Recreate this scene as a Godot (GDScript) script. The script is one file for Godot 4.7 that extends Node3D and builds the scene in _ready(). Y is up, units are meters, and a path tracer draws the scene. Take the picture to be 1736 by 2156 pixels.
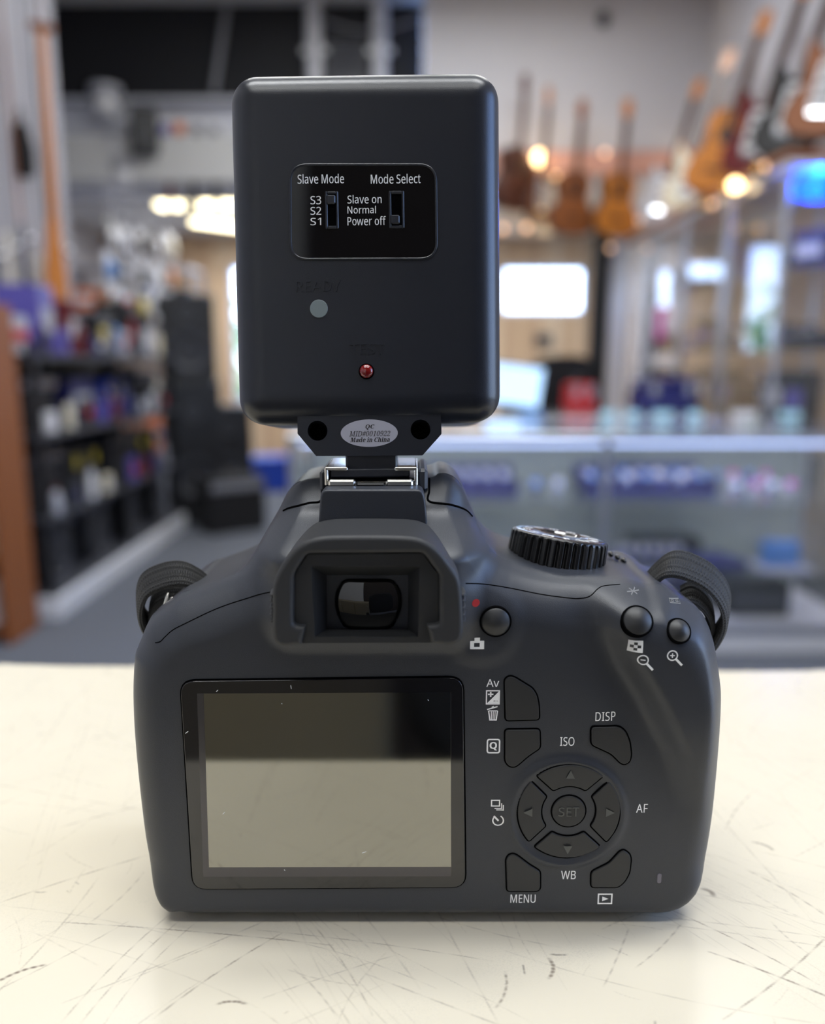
extends Node3D
# A digital camera with a slave flash on a cream shop counter, a second-hand shop out of focus behind it.
# Units are metres. The camera and the flash are modelled in millimetres and scaled on the way into their meshes.

const CT := 1.0          # height of the counter top
const MM := 0.001
var M := {}              # materials
var used := {}           # names that are taken


class MB:
	var v := PackedVector3Array()
	var n := PackedVector3Array()
	var uv := PackedVector2Array()
	var ix := PackedInt32Array()
	var xf := Transform3D()

	func put(p: Vector3, nn: Vector3, t := Vector2.ZERO) -> int:
		v.append(xf * p)
		n.append((xf.basis * nn).normalized())
		uv.append(t)
		return v.size() - 1

	func tri(a: Vector3, b: Vector3, c: Vector3, na: Vector3, nb: Vector3, nc: Vector3, ta := Vector2.ZERO, tb := Vector2.ZERO, tc := Vector2.ZERO) -> void:
		var i := put(a, na, ta)
		put(b, nb, tb)
		put(c, nc, tc)
		if (v[i + 1] - v[i]).cross(v[i + 2] - v[i]).dot(n[i] + n[i + 1] + n[i + 2]) > 0.0:
			ix.append_array([i, i + 2, i + 1])
		else:
			ix.append_array([i, i + 1, i + 2])

	func quad(a: Vector3, b: Vector3, c: Vector3, d: Vector3, na: Vector3, nb = null, nc = null, nd = null, ta := Vector2.ZERO, tb := Vector2.ZERO, tc := Vector2.ZERO, td := Vector2.ZERO) -> void:
		var b2: Vector3 = na if nb == null else nb
		var c2: Vector3 = na if nc == null else nc
		var d2: Vector3 = na if nd == null else nd
		tri(a, b, c, na, b2, c2, ta, tb, tc)
		tri(a, c, d, na, c2, d2, ta, tc, td)

	func flat(a: Vector3, b: Vector3, c: Vector3, d: Vector3, out: Vector3) -> void:
		var q := (b - a).cross(c - a)
		if q.length() < 1e-12:
			q = (c - a).cross(d - a)
		q = q.normalized()
		if q.dot(out) < 0.0:
			q = -q
		quad(a, b, c, d, q)

	func box(c: Vector3, s: Vector3, b := 0.0) -> void:
		var h := s / 2.0
		b = minf(b, minf(h.x, minf(h.y, h.z)) * 0.9)
		for ax in 3:
			var u := (ax + 1) % 3
			var w := (ax + 2) % 3
			for sg in [-1.0, 1.0]:
				var q := []
				for k in [[-1, -1], [1, -1], [1, 1], [-1, 1]]:
					var p := Vector3.ZERO
					p[ax] = sg * h[ax]
					p[u] = k[0] * (h[u] - b)
					p[w] = k[1] * (h[w] - b)
					q.append(c + p)
				var nn := Vector3.ZERO
				nn[ax] = sg
				quad(q[0], q[1], q[2], q[3], nn, null, null, null, Vector2(q[0][u], q[0][w]), Vector2(q[1][u], q[1][w]), Vector2(q[2][u], q[2][w]), Vector2(q[3][u], q[3][w]))
			if b > 0.0:
				for su in [-1.0, 1.0]:
					for sw in [-1.0, 1.0]:
						var q := []
						for k in [[-1, 0], [1, 0], [1, 1], [-1, 1]]:
							var p := Vector3.ZERO
							p[ax] = k[0] * (h[ax] - b)
							p[u] = su * (h[u] - (b if k[1] == 0 else 0.0))
							p[w] = sw * (h[w] - (0.0 if k[1] == 0 else b))
							q.append(c + p)
						var nn := Vector3.ZERO
						nn[u] = su
						nn[w] = sw
						flat(q[0], q[1], q[2], q[3], nn)
		if b > 0.0:
			for sx in [-1.0, 1.0]:
				for sy in [-1.0, 1.0]:
					for sz in [-1.0, 1.0]:
						var nn := Vector3(sx, sy, sz).normalized()
						var e := Vector3(sx * h.x, sy * h.y, sz * h.z)
						tri(c + e - Vector3(0, sy * b, sz * b), c + e - Vector3(sx * b, 0, sz * b), c + e - Vector3(sx * b, sy * b, 0), nn, nn, nn)

	func prism(given: PackedVector2Array, z0: float, z1: float, bev := 0.0, steps := 3) -> void:
		var poly := given.duplicate()
		if Geometry2D.is_polygon_clockwise(poly):
			poly.reverse()
		var m := poly.size()
		var en := []
		for i in m:
			var e := (poly[(i + 1) % m] - poly[i]).normalized()
			en.append(Vector2(e.y, -e.x))
		var mit := []
		for i in m:
			var a: Vector2 = en[(i + m - 1) % m]
			var q: Vector2 = (a + en[i]).normalized()
			mit.append(q / maxf(q.dot(en[i]), 0.35))
		var rows := [[z0, 0.0, 0.0]]
		for k in steps + 1 if bev > 0.0 else 1:
			var t := (k / float(steps) if bev > 0.0 else 0.0) * PI / 2
			rows.append([z1 - bev + bev * sin(t), bev * (1.0 - cos(t)), t])
		for r in rows.size() - 1:
			var ra = rows[r]
			var rb = rows[r + 1]
			for i in m:
				var j := (i + 1) % m
				var n0: Vector2 = en[i]
				var n1: Vector2 = en[i]
				var p: Vector2 = en[(i + m - 1) % m]
				var q: Vector2 = en[j]
				if p.dot(n0) > 0.55:
					n0 = (p + n0).normalized()
				if q.dot(n1) > 0.55:
					n1 = (q + n1).normalized()
				var a0: Vector2 = poly[i] - mit[i] * ra[1]
				var b0: Vector2 = poly[j] - mit[j] * ra[1]
				var a1: Vector2 = poly[i] - mit[i] * rb[1]
				var b1: Vector2 = poly[j] - mit[j] * rb[1]
				var f = func(nn: Vector2, t: float) -> Vector3: return Vector3(nn.x * cos(t), nn.y * cos(t), sin(t))
				quad(Vector3(a0.x, a0.y, ra[0]), Vector3(b0.x, b0.y, ra[0]), Vector3(b1.x, b1.y, rb[0]), Vector3(a1.x, a1.y, rb[0]), f.call(n0, ra[2]), f.call(n1, ra[2]), f.call(n1, rb[2]), f.call(n0, rb[2]), a0, b0, b1, a1)
		var top := PackedVector2Array()
		for i in m:
			top.append(poly[i] - mit[i] * bev)
		cap(top, z1, 1.0)
		cap(poly, z0, -1.0)

	func cap(poly: PackedVector2Array, z: float, sg: float) -> void:
		var t := Geometry2D.triangulate_polygon(poly)
		var nn := Vector3(0, 0, sg)
		for i in range(0, t.size(), 3):
			var a := poly[t[i]]
			var b := poly[t[i + 1]]
			var c := poly[t[i + 2]]
			tri(Vector3(a.x, a.y, z), Vector3(b.x, b.y, z), Vector3(c.x, c.y, z), nn, nn, nn, a, b, c)

	func lathe(prof: Array, segs := 24) -> void:      # profile of Vector2(radius, y) about the y axis
		var en := []
		for i in prof.size() - 1:
			var e: Vector2 = (prof[i + 1] - prof[i]).normalized()
			en.append(Vector2(e.y, -e.x))
		var turn := 0.0
		for i in prof.size() - 1:
			turn += prof[i].x * prof[i + 1].y - prof[i + 1].x * prof[i].y
		for i in prof.size() - 1:
			var n0: Vector2 = en[i]
			var n1: Vector2 = en[i]
			if i > 0 and en[i - 1].dot(n0) > 0.5:
				n0 = (en[i - 1] + n0).normalized()
			if i < en.size() - 1 and en[i + 1].dot(n1) > 0.5:
				n1 = (en[i + 1] + n1).normalized()
			var a: Vector2 = prof[i]
			var b: Vector2 = prof[i + 1]
			for k in segs:
				var c := Vector2.from_angle(TAU * k / segs)
				var d := Vector2.from_angle(TAU * (k + 1) / segs)
				var g = func(p: Vector2, w: Vector2) -> Vector3: return Vector3(p.x * w.x, p.y, p.x * w.y)
				if a.x > 1e-9:
					tri(g.call(a, c), g.call(a, d), g.call(b, d), g.call(n0, c), g.call(n0, d), g.call(n1, d), Vector2(k / float(segs), 0), Vector2((k + 1) / float(segs), 0), Vector2((k + 1) / float(segs), 1))
				if b.x > 1e-9:
					tri(g.call(a, c), g.call(b, d), g.call(b, c), g.call(n0, c), g.call(n1, d), g.call(n1, c), Vector2(k / float(segs), 0), Vector2((k + 1) / float(segs), 1), Vector2(k / float(segs), 1))

	func loft(rows: Array, ends := true) -> void:      # closed rings of points joined by a smooth skin
		var m: int = rows[0].size()
		var acc := []
		for r in rows.size():
			var line := PackedVector3Array()
			line.resize(m)
			acc.append(line)
		for r in rows.size() - 1:
			for i in m:
				var j := (i + 1) % m
				var q: Vector3 = (rows[r + 1][i] - rows[r][i]).cross(rows[r][j] - rows[r][i]) + (rows[r + 1][j] - rows[r + 1][i]).cross(rows[r + 1][j] - rows[r][j]) * -1.0
				acc[r][i] += q
				acc[r][j] += q
				acc[r + 1][i] += q
				acc[r + 1][j] += q
		var mid := Vector3.ZERO
		for p in rows[0]:
			mid += p / m
		var sg := 0.0
		for i in m:
			sg += (rows[0][i] - mid).dot(acc[0][i])
		sg = 1.0 if sg >= 0.0 else -1.0
		for r in rows.size() - 1:
			for i in m:
				var j := (i + 1) % m
				quad(rows[r][i], rows[r][j], rows[r + 1][j], rows[r + 1][i], acc[r][i] * sg, acc[r][j] * sg, acc[r + 1][j] * sg, acc[r + 1][i] * sg, Vector2(r, i), Vector2(r, i + 1), Vector2(r + 1, i + 1), Vector2(r + 1, i))
		if ends:
			for e in [0, rows.size() - 1]:
				var c := Vector3.ZERO
				for p in rows[e]:
					c += p / m
				var o: Vector3 = (rows[0][0] - rows[1][0]) if e == 0 else (rows[e][0] - rows[e - 1][0])
				for i in m:
					tri(c, rows[e][i], rows[e][(i + 1) % m], o, o, o)

	func tube(pts: Array, rad, sides := 8, ends := true) -> void:
		var rows := []
		var up := Vector3.ZERO
		for i in pts.size():
			var t: Vector3 = (pts[mini(i + 1, pts.size() - 1)] - pts[maxi(i - 1, 0)]).normalized()
			if up == Vector3.ZERO:
				up = t.cross(Vector3.RIGHT if absf(t.x) < 0.8 else Vector3.UP).normalized()
			up = (up - t * up.dot(t)).normalized()
			var side := t.cross(up)
			var r: float = rad[i] if rad is Array else rad
			var line := PackedVector3Array()
			for k in sides:
				line.append(pts[i] + (up * cos(TAU * k / sides) + side * sin(TAU * k / sides)) * r)
			rows.append(line)
		loft(rows, ends)

	func ball(c: Vector3, r: Vector3, segs := 16, rings := 10) -> void:
		for i in rings:
			for k in segs:
				var q := []
				for e in [[i, k], [i, k + 1], [i + 1, k + 1], [i + 1, k]]:
					var a: float = PI * e[0] / rings
					var b: float = TAU * e[1] / segs
					q.append(Vector3(sin(a) * cos(b), cos(a), sin(a) * sin(b)))
				var nn := []
				for p in q:
					nn.append((p / r).normalized())
				if i > 0:
					tri(c + q[0] * r, c + q[1] * r, c + q[2] * r, nn[0], nn[1], nn[2])
				if i < rings - 1:
					tri(c + q[0] * r, c + q[2] * r, c + q[3] * r, nn[0], nn[2], nn[3])

	func mesh() -> ArrayMesh:
		var a := []
		a.resize(Mesh.ARRAY_MAX)
		a[Mesh.ARRAY_VERTEX] = v
		a[Mesh.ARRAY_NORMAL] = n
		a[Mesh.ARRAY_TEX_UV] = uv
		a[Mesh.ARRAY_INDEX] = ix
		var am := ArrayMesh.new()
		am.add_surface_from_arrays(Mesh.PRIMITIVE_TRIANGLES, a)
		return am


# ---------------------------------------------------------------- helpers

func mb(t := Transform3D()) -> MB:
	var b := MB.new()
	b.xf = t
	return b


func mmb() -> MB:
	return mb(Transform3D(Basis.from_scale(Vector3.ONE * MM), Vector3.ZERO))


func numbered(called: String) -> String:
	if not used.has(called):
		used[called] = 0
		return called
	used[called] += 1
	return "%s_%03d" % [called, used[called]]


func thing(called: String, label: String, category: String, at := Vector3.ZERO, b := Basis(), group := "") -> Node3D:
	var o := Node3D.new()
	o.name = numbered(called)
	o.transform = Transform3D(b, at)
	add_child(o)
	tag(o, label, category, group)
	return o


func tag(o: Node, label: String, category := "", group := "") -> void:
	o.set_meta("label", label)
	if category:
		o.set_meta("category", category)
	if group:
		o.set_meta("group", group)


func part(parent: Node, called: String, b, m: Material, label := "") -> MeshInstance3D:
	var o := MeshInstance3D.new()
	o.name = called
	o.mesh = b.mesh() if b is MB else b
	o.material_override = null
	o.set_surface_override_material(0, m)
	o.cast_shadow = GeometryInstance3D.SHADOW_CASTING_SETTING_ON
	parent.add_child(o, true)
	if label:
		o.set_meta("label", label)
	return o


func one(called: String, b, m: Material, label: String, category: String, at := Vector3.ZERO, bs := Basis(), group := "") -> MeshInstance3D:
	var o := part(self, numbered(called), b, m)
	o.transform = Transform3D(bs, at)
	tag(o, label, category, group)
	return o


func struct(called: String, b, m: Material) -> MeshInstance3D:
	var o := part(self, numbered(called), b, m)
	o.set_meta("kind", "structure")
	return o


func copy(o: Node3D, at: Vector3, bs: Basis, label := "", group := "") -> Node3D:
	var c: Node3D = o.duplicate()
	c.name = numbered(String(o.name).trim_suffix("_" + String(o.name).get_slice("_", String(o.name).get_slice_count("_") - 1)) if String(o.name).right(3).is_valid_int() else String(o.name))
	add_child(c)
	c.transform = Transform3D(bs, at)
	if label:
		c.set_meta("label", label)
	if group:
		c.set_meta("group", group)
	return c


func V(a: Array) -> PackedVector2Array:
	var p := PackedVector2Array()
	for i in range(0, a.size(), 2):
		p.append(Vector2(a[i], a[i + 1]))
	return p


func round_poly(p: PackedVector2Array, r: float, k := 4) -> PackedVector2Array:
	var o := PackedVector2Array()
	for i in p.size():
		var a := p[(i + p.size() - 1) % p.size()]
		var b := p[i]
		var c := p[(i + 1) % p.size()]
		var ra := minf(r, minf((a - b).length(), (c - b).length()) * 0.48)
		var s := b + (a - b).normalized() * ra
		var e := b + (c - b).normalized() * ra
		for j in k + 1:
			var t := j / float(k)
			o.append(s.lerp(b, t).lerp(b.lerp(e, t), t))
	return o


func rrect(x0: float, y0: float, x1: float, y1: float, r: float, k := 5) -> PackedVector2Array:
	return round_poly(V([x0, y0, x1, y0, x1, y1, x0, y1]), r * 1.3, k)


func disc(c: Vector2, r: float, k := 40, ry := 0.0) -> PackedVector2Array:
	var o := PackedVector2Array()
	for i in k:
		o.append(c + Vector2(cos(TAU * i / k) * r, sin(TAU * i / k) * (ry if ry > 0 else r)))
	return o


func catmull(p: PackedVector2Array, k: int, closed := true) -> PackedVector2Array:
	var o := PackedVector2Array()
	var m := p.size()
	for i in m if closed else m - 1:
		var a := p[(i + m - 1) % m] if closed else p[maxi(i - 1, 0)]
		var d := p[(i + 2) % m] if closed else p[mini(i + 2, m - 1)]
		for j in k:
			o.append(p[i].cubic_interpolate(p[(i + 1) % m], a, d, j / float(k)))
	if not closed:
		o.append(p[m - 1])
	return o


func grow(p: PackedVector2Array, by: float) -> PackedVector2Array:
	var o := Geometry2D.offset_polygon(p, by, Geometry2D.JOIN_ROUND)
	return o[0] if o.size() else p


func mat(called: String, c: Color, rough := 0.6, metal := 0.0, spec := 0.5) -> StandardMaterial3D:
	var m := StandardMaterial3D.new()
	m.resource_name = called
	m.albedo_color = c
	m.roughness = rough
	m.metallic = metal
	m.metallic_specular = spec
	M[called] = m
	return m


func glow(called: String, c: Color, e: float) -> StandardMaterial3D:
	var m := mat(called, c, 0.5)
	m.emission_enabled = true
	m.emission = c
	m.emission_energy_multiplier = e
	return m


func grain(m: StandardMaterial3D, tex: Texture2D, tile: float, height_cm: float) -> void:
	m.heightmap_enabled = true
	m.heightmap_texture = tex
	m.heightmap_scale = height_cm
	m.uv1_triplanar = true
	m.uv1_scale = Vector3.ONE / tile


func noise_tex(freq: float, size := 256, sd := 1, ramp: Gradient = null, octaves := 2) -> NoiseTexture2D:
	var f := FastNoiseLite.new()
	f.seed = sd
	f.frequency = freq
	f.noise_type = FastNoiseLite.TYPE_SIMPLEX_SMOOTH
	f.fractal_octaves = octaves
	var t := NoiseTexture2D.new()
	t.width = size
	t.height = size
	t.seamless = true
	t.noise = f
	if ramp:
		t.color_ramp = ramp
	return t


func two(a: Color, b: Color) -> Gradient:
	var g := Gradient.new()
	g.set_color(0, a)
	g.set_color(1, b)
	return g


# a domed solid seen from +z: rings of a star-shaped outline drawn in to its middle, the height given by zf(x, y)
func pillow(b: MB, outline: PackedVector2Array, mid: Vector2, zf: Callable, rings: int, bunch: float, zback: float, fr: float) -> void:
	var m := outline.size()
	var rows := []
	for j in range(1, rings + 1):
		var t := 1.0 - pow(1.0 - j / float(rings), bunch)
		var line := PackedVector3Array()
		line.resize(m)
		for i in m:
			var p := mid.lerp(outline[i], t)
			line[i] = Vector3(p.x, p.y, zf.call(p.x, p.y))
		rows.append(line)
	var deep := [[zback + fr, 1.0]]
	for k in range(1, 5):
		var a := k / 4.0 * PI / 2
		deep.append([zback + fr * (1.0 - sin(a)), -fr * (1.0 - cos(a))])
	for dd in deep:
		var line := PackedVector3Array()
		line.resize(m)
		for i in m:
			var p := outline[i]
			if dd[1] != 1.0:
				var off: float = dd[1]
				p += (p - mid).normalized() * off
			line[i] = Vector3(p.x, p.y, minf(dd[0], rows[rings - 1][i].z))
		rows.append(line)
	var count := 2 + rows.size() * m
	var pos := PackedVector3Array()
	pos.append(Vector3(mid.x, mid.y, zf.call(mid.x, mid.y)))
	for line in rows:
		pos.append_array(line)
	pos.append(Vector3(mid.x, mid.y, zback))
	var nor := PackedVector3Array()
	nor.resize(count)
	var ids := PackedInt32Array()
	var area := 0.0
	for i in m:
		area += outline[i].cross(outline[(i + 1) % m])
	var ccw := area > 0.0
	for r in range(0, rows.size() + 1):
		for i in m:
			var j := (i + 1) % m
			var tris := []
			if r == 0:
				tris = [[0, 1 + i, 1 + j]]
			elif r == rows.size():
				tris = [[count - 1, 1 + (r - 1) * m + j, 1 + (r - 1) * m + i]]
			else:
				var p0 := 1 + (r - 1) * m
				var p1 := 1 + r * m
				tris = [[p0 + i, p1 + i, p1 + j], [p0 + i, p1 + j, p0 + j]]
			for t in tris:
				var q := (pos[t[1]] - pos[t[0]]).cross(pos[t[2]] - pos[t[0]])
				if not ccw:
					q = -q
				nor[t[0]] += q
				nor[t[1]] += q
				nor[t[2]] += q
				if ccw:
					ids.append_array([t[0], t[2], t[1]])
				else:
					ids.append_array([t[0], t[1], t[2]])
	var base := b.v.size()
	for i in count:
		b.put(pos[i], nor[i] if nor[i].length() > 0.0 else Vector3.BACK, Vector2(pos[i].x, pos[i].y))
	for i in ids:
		b.ix.append(base + i)


# lettering as thin raised print; the text fills a box w wide and h high about (cx, cy) and follows the surface zf
func lettering(b: MB, s: String, font: String, cx: float, cy: float, w: float, h: float, zf: Callable, depth: float, shear := 0.0, weight := 400) -> void:
	var f := SystemFont.new()
	f.font_names = PackedStringArray([font])
	f.font_weight = weight
	var tm := TextMesh.new()
	tm.text = s
	tm.font = f
	tm.font_size = 48
	tm.pixel_size = 0.01
	tm.depth = 0.1
	tm.curve_step = 1.0
	var a := tm.surface_get_arrays(0)
	var vs: PackedVector3Array = a[Mesh.ARRAY_VERTEX]
	var ns: PackedVector3Array = a[Mesh.ARRAY_NORMAL]
	var box := AABB(vs[0], Vector3.ZERO)
	for p in vs:
		box = box.expand(p)
	var base := b.v.size()
	var c := box.get_center()
	for i in vs.size():
		var q := vs[i] - c
		var y := q.y / box.size.y * h
		var x := q.x / box.size.x * w + y * shear
		b.put(Vector3(cx + x, cy + y, zf.call(cx + x, cy + y) + (depth if q.z > 0 else -0.05)), ns[i])
	for i in a[Mesh.ARRAY_INDEX]:
		b.ix.append(base + i)


func blob(b: MB, poly: PackedVector2Array, zf: Callable, depth := 0.08) -> void:      # a printed patch
	var t := Geometry2D.triangulate_polygon(poly)
	for i in range(0, t.size(), 3):
		patch(b, poly[t[i]], poly[t[i + 1]], poly[t[i + 2]], zf, depth, 3)


func patch(b: MB, p: Vector2, q: Vector2, r: Vector2, zf: Callable, depth: float, deep: int) -> void:
	if deep > 0 and maxf(p.distance_to(q), maxf(q.distance_to(r), r.distance_to(p))) > 0.7:
		var pq := (p + q) / 2
		var qr := (q + r) / 2
		var rp := (r + p) / 2
		for t in [[p, pq, rp], [pq, q, qr], [rp, qr, r], [pq, qr, rp]]:
			patch(b, t[0], t[1], t[2], zf, depth, deep - 1)
		return
	b.tri(Vector3(p.x, p.y, zf.call(p.x, p.y) + depth), Vector3(q.x, q.y, zf.call(q.x, q.y) + depth), Vector3(r.x, r.y, zf.call(r.x, r.y) + depth), Vector3.BACK, Vector3.BACK, Vector3.BACK)


func line(b: MB, pts: PackedVector2Array, w: float, zf: Callable, closed := false, depth := 0.08) -> void:      # a printed line
	var m := pts.size()
	var l := PackedVector2Array()
	var r := PackedVector2Array()
	for i in m:
		var a := pts[(i + m - 1) % m] if closed or i > 0 else pts[i]
		var c := pts[(i + 1) % m] if closed or i < m - 1 else pts[i]
		var d1 := (pts[i] - a).normalized()
		var d2 := (c - pts[i]).normalized()
		var t := (d1 + d2).normalized()
		var o := Vector2(-t.y, t.x) * w / 2.0 / maxf(0.4, sqrt(maxf(0.16, (1.0 + d1.dot(d2)) / 2.0)) if d1 != Vector2.ZERO and d2 != Vector2.ZERO else 1.0)
		l.append(pts[i] + o)
		r.append(pts[i] - o)
	for i in m if closed else m - 1:
		var j := (i + 1) % m
		blob(b, PackedVector2Array([l[i], l[j], r[j], r[i]]), zf, depth)


func box_line(x0: float, y0: float, x1: float, y1: float) -> PackedVector2Array:
	return V([x0, y0, x1, y0, x1, y1, x0, y1])


func omni(parent: Node, at: Vector3, c: Color, e: float, size := 0.05) -> void:
	var l := OmniLight3D.new()
	l.name = "lamp_glow"
	l.light_color = c
	l.light_energy = e
	l.light_size = size
	l.omni_range = 14.0
	l.omni_attenuation = 2.0
	l.shadow_enabled = true
	parent.add_child(l, true)
	l.position = at


func panel_light(parent: Node, at: Vector3, bs: Basis, size: Vector2, c: Color, e: float) -> void:
	var l := AreaLight3D.new()
	l.name = "lamp_glow"
	l.light_color = c
	l.light_energy = e
	l.area_size = size
	l.area_normalize_energy = true
	l.area_range = 14.0
	l.area_attenuation = 2.0
	l.shadow_enabled = true
	parent.add_child(l, true)
	l.transform = Transform3D(bs, at)


# ---------------------------------------------------------------- the scene

func _ready() -> void:
	# camera
	var cam := Camera3D.new()
	cam.name = "camera"
	var lens := CameraAttributesPhysical.new()
	lens.frustum_focal_length = 19.035
	lens.exposure_aperture = 4.4
	lens.frustum_focus_distance = 0.181
	cam.attributes = lens
	cam.position = Vector3(0, CT + 0.1275, 0.168)
	cam.rotation_degrees = Vector3(-10.6, 0, 0)
	add_child(cam)
	cam.current = true

	# sky and exposure
	var sky := ProceduralSkyMaterial.new()
	sky.sky_top_color = Color(0.42, 0.58, 0.86)
	sky.sky_horizon_color = Color(0.80, 0.88, 0.98)
	sky.ground_horizon_color = Color(0.55, 0.58, 0.55)
	sky.ground_bottom_color = Color(0.30, 0.32, 0.28)
	sky.sky_energy_multiplier = 1.0
	var env := Environment.new()
	env.background_mode = Environment.BG_SKY
	env.sky = Sky.new()
	env.sky.sky_material = sky
	env.background_energy_multiplier = 10.0
	env.tonemap_mode = Environment.TONE_MAPPER_LINEAR
	env.tonemap_exposure = 0.9
	env.sdfgi_enabled = true
	env.ssao_enabled = true
	env.ssil_enabled = true
	var world := WorldEnvironment.new()
	world.name = "environment"
	world.environment = env
	add_child(world)

	materials()
	shop_lights()
	room()
	counter()
	digital_camera()
	slave_flash()
	background()


func materials() -> void:
	var fine := noise_tex(0.16, 256, 3)
	var mid := noise_tex(0.05, 256, 5)
	M.fine = fine
	M.mid = mid
	grain(mat("camera_plastic", Color8(48, 51, 58), 0.42), fine, 0.011, 0.0028)
	grain(mat("camera_button_plastic", Color8(40, 41, 43), 0.45), fine, 0.011, 0.0008)
	grain(mat("camera_rubber", Color8(46, 47, 49), 0.55), fine, 0.011, 0.0006)
	grain(mat("flash_plastic", Color8(32, 35, 43), 0.29), fine, 0.009, 0.002)
	mat("seam_black", Color8(8, 8, 9), 0.9, 0.0, 0.1)  # black for the shade in gaps round keys and in seam grooves
	mat("bezel_gloss", Color8(26, 25, 27), 0.06, 0.0, 0.62)
	mat("screen_mirror", Color8(146, 145, 138), 0.055, 1.0)
	mat("screen_reflection_grey", Color8(84, 82, 84), 0.2, 0.6)
	mat("panel_gloss", Color8(8, 8, 11), 0.04, 0.0, 0.5)
	mat("print_white", Color8(250, 251, 252), 0.55)
	mat("print_grey", Color8(86, 87, 84), 0.6)
	mat("print_red", Color8(206, 62, 70), 0.5)
	mat("steel", Color8(214, 212, 206), 0.22, 1.0)
	mat("eyepiece_glass", Color8(7, 8, 10), 0.02, 0.0, 0.9)
	mat("eyepiece_black", Color8(24, 26, 30), 0.4)
	mat("dial_black", Color8(22, 22, 24), 0.25)
	mat("led_lens", Color8(112, 108, 118), 0.4)
	var rl := mat("ready_lens", Color8(120, 132, 134), 0.3)
	rl.clearcoat_enabled = true
	rl.clearcoat = 0.4
	var rd := mat("red_lens", Color8(122, 8, 8), 0.08)
	rd.clearcoat_enabled = true
	rd.clearcoat = 1.0
	rd.clearcoat_roughness = 0.03
	mat("sticker_silver", Color8(190, 190, 202), 0.4, 0.25)
	mat("ink", Color8(24, 22, 26), 0.7)
	# nylon webbing
	var w := Image.create(64, 64, false, Image.FORMAT_RGB8)
	for y in 64:
		for x in 64:
			var up: bool = ((x / 16) + (y / 16)) % 2 == 0
			var t := (y if up else x) % 16 / 15.0
			var h := 0.25 + 0.75 * sin(PI * t)
			w.set_pixel(x, y, Color(h, h, h))
	var ny := mat("nylon", Color8(21, 21, 22), 0.6)
	ny.heightmap_enabled = true
	ny.heightmap_texture = ImageTexture.create_from_image(w)
	ny.heightmap_scale = 0.03
	ny.uv1_scale = Vector3(0.5, 0.125, 1)
	ny.rim_enabled = true
	ny.rim = 0.12
	# worn laminate: cream with scratches and scuffs
	var lam := mat("laminate", Color.WHITE, 0.27)
	lam.albedo_texture = laminate_texture()
	lam.uv1_scale = Vector3(1.0 / 0.42, -1.0 / 0.3, 1)
	lam.uv1_offset = Vector3(0.5, 0.5, 0)
	lam.roughness_texture = noise_tex(0.02, 256, 8, two(Color(0.75, 0.75, 0.75), Color(1, 1, 1)))
	lam.roughness_texture_channel = BaseMaterial3D.TEXTURE_CHANNEL_RED
	lam.roughness = 0.26
	mat("particle_board", Color8(112, 78, 58), 0.9)
	# the shop
	background_materials()


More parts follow.
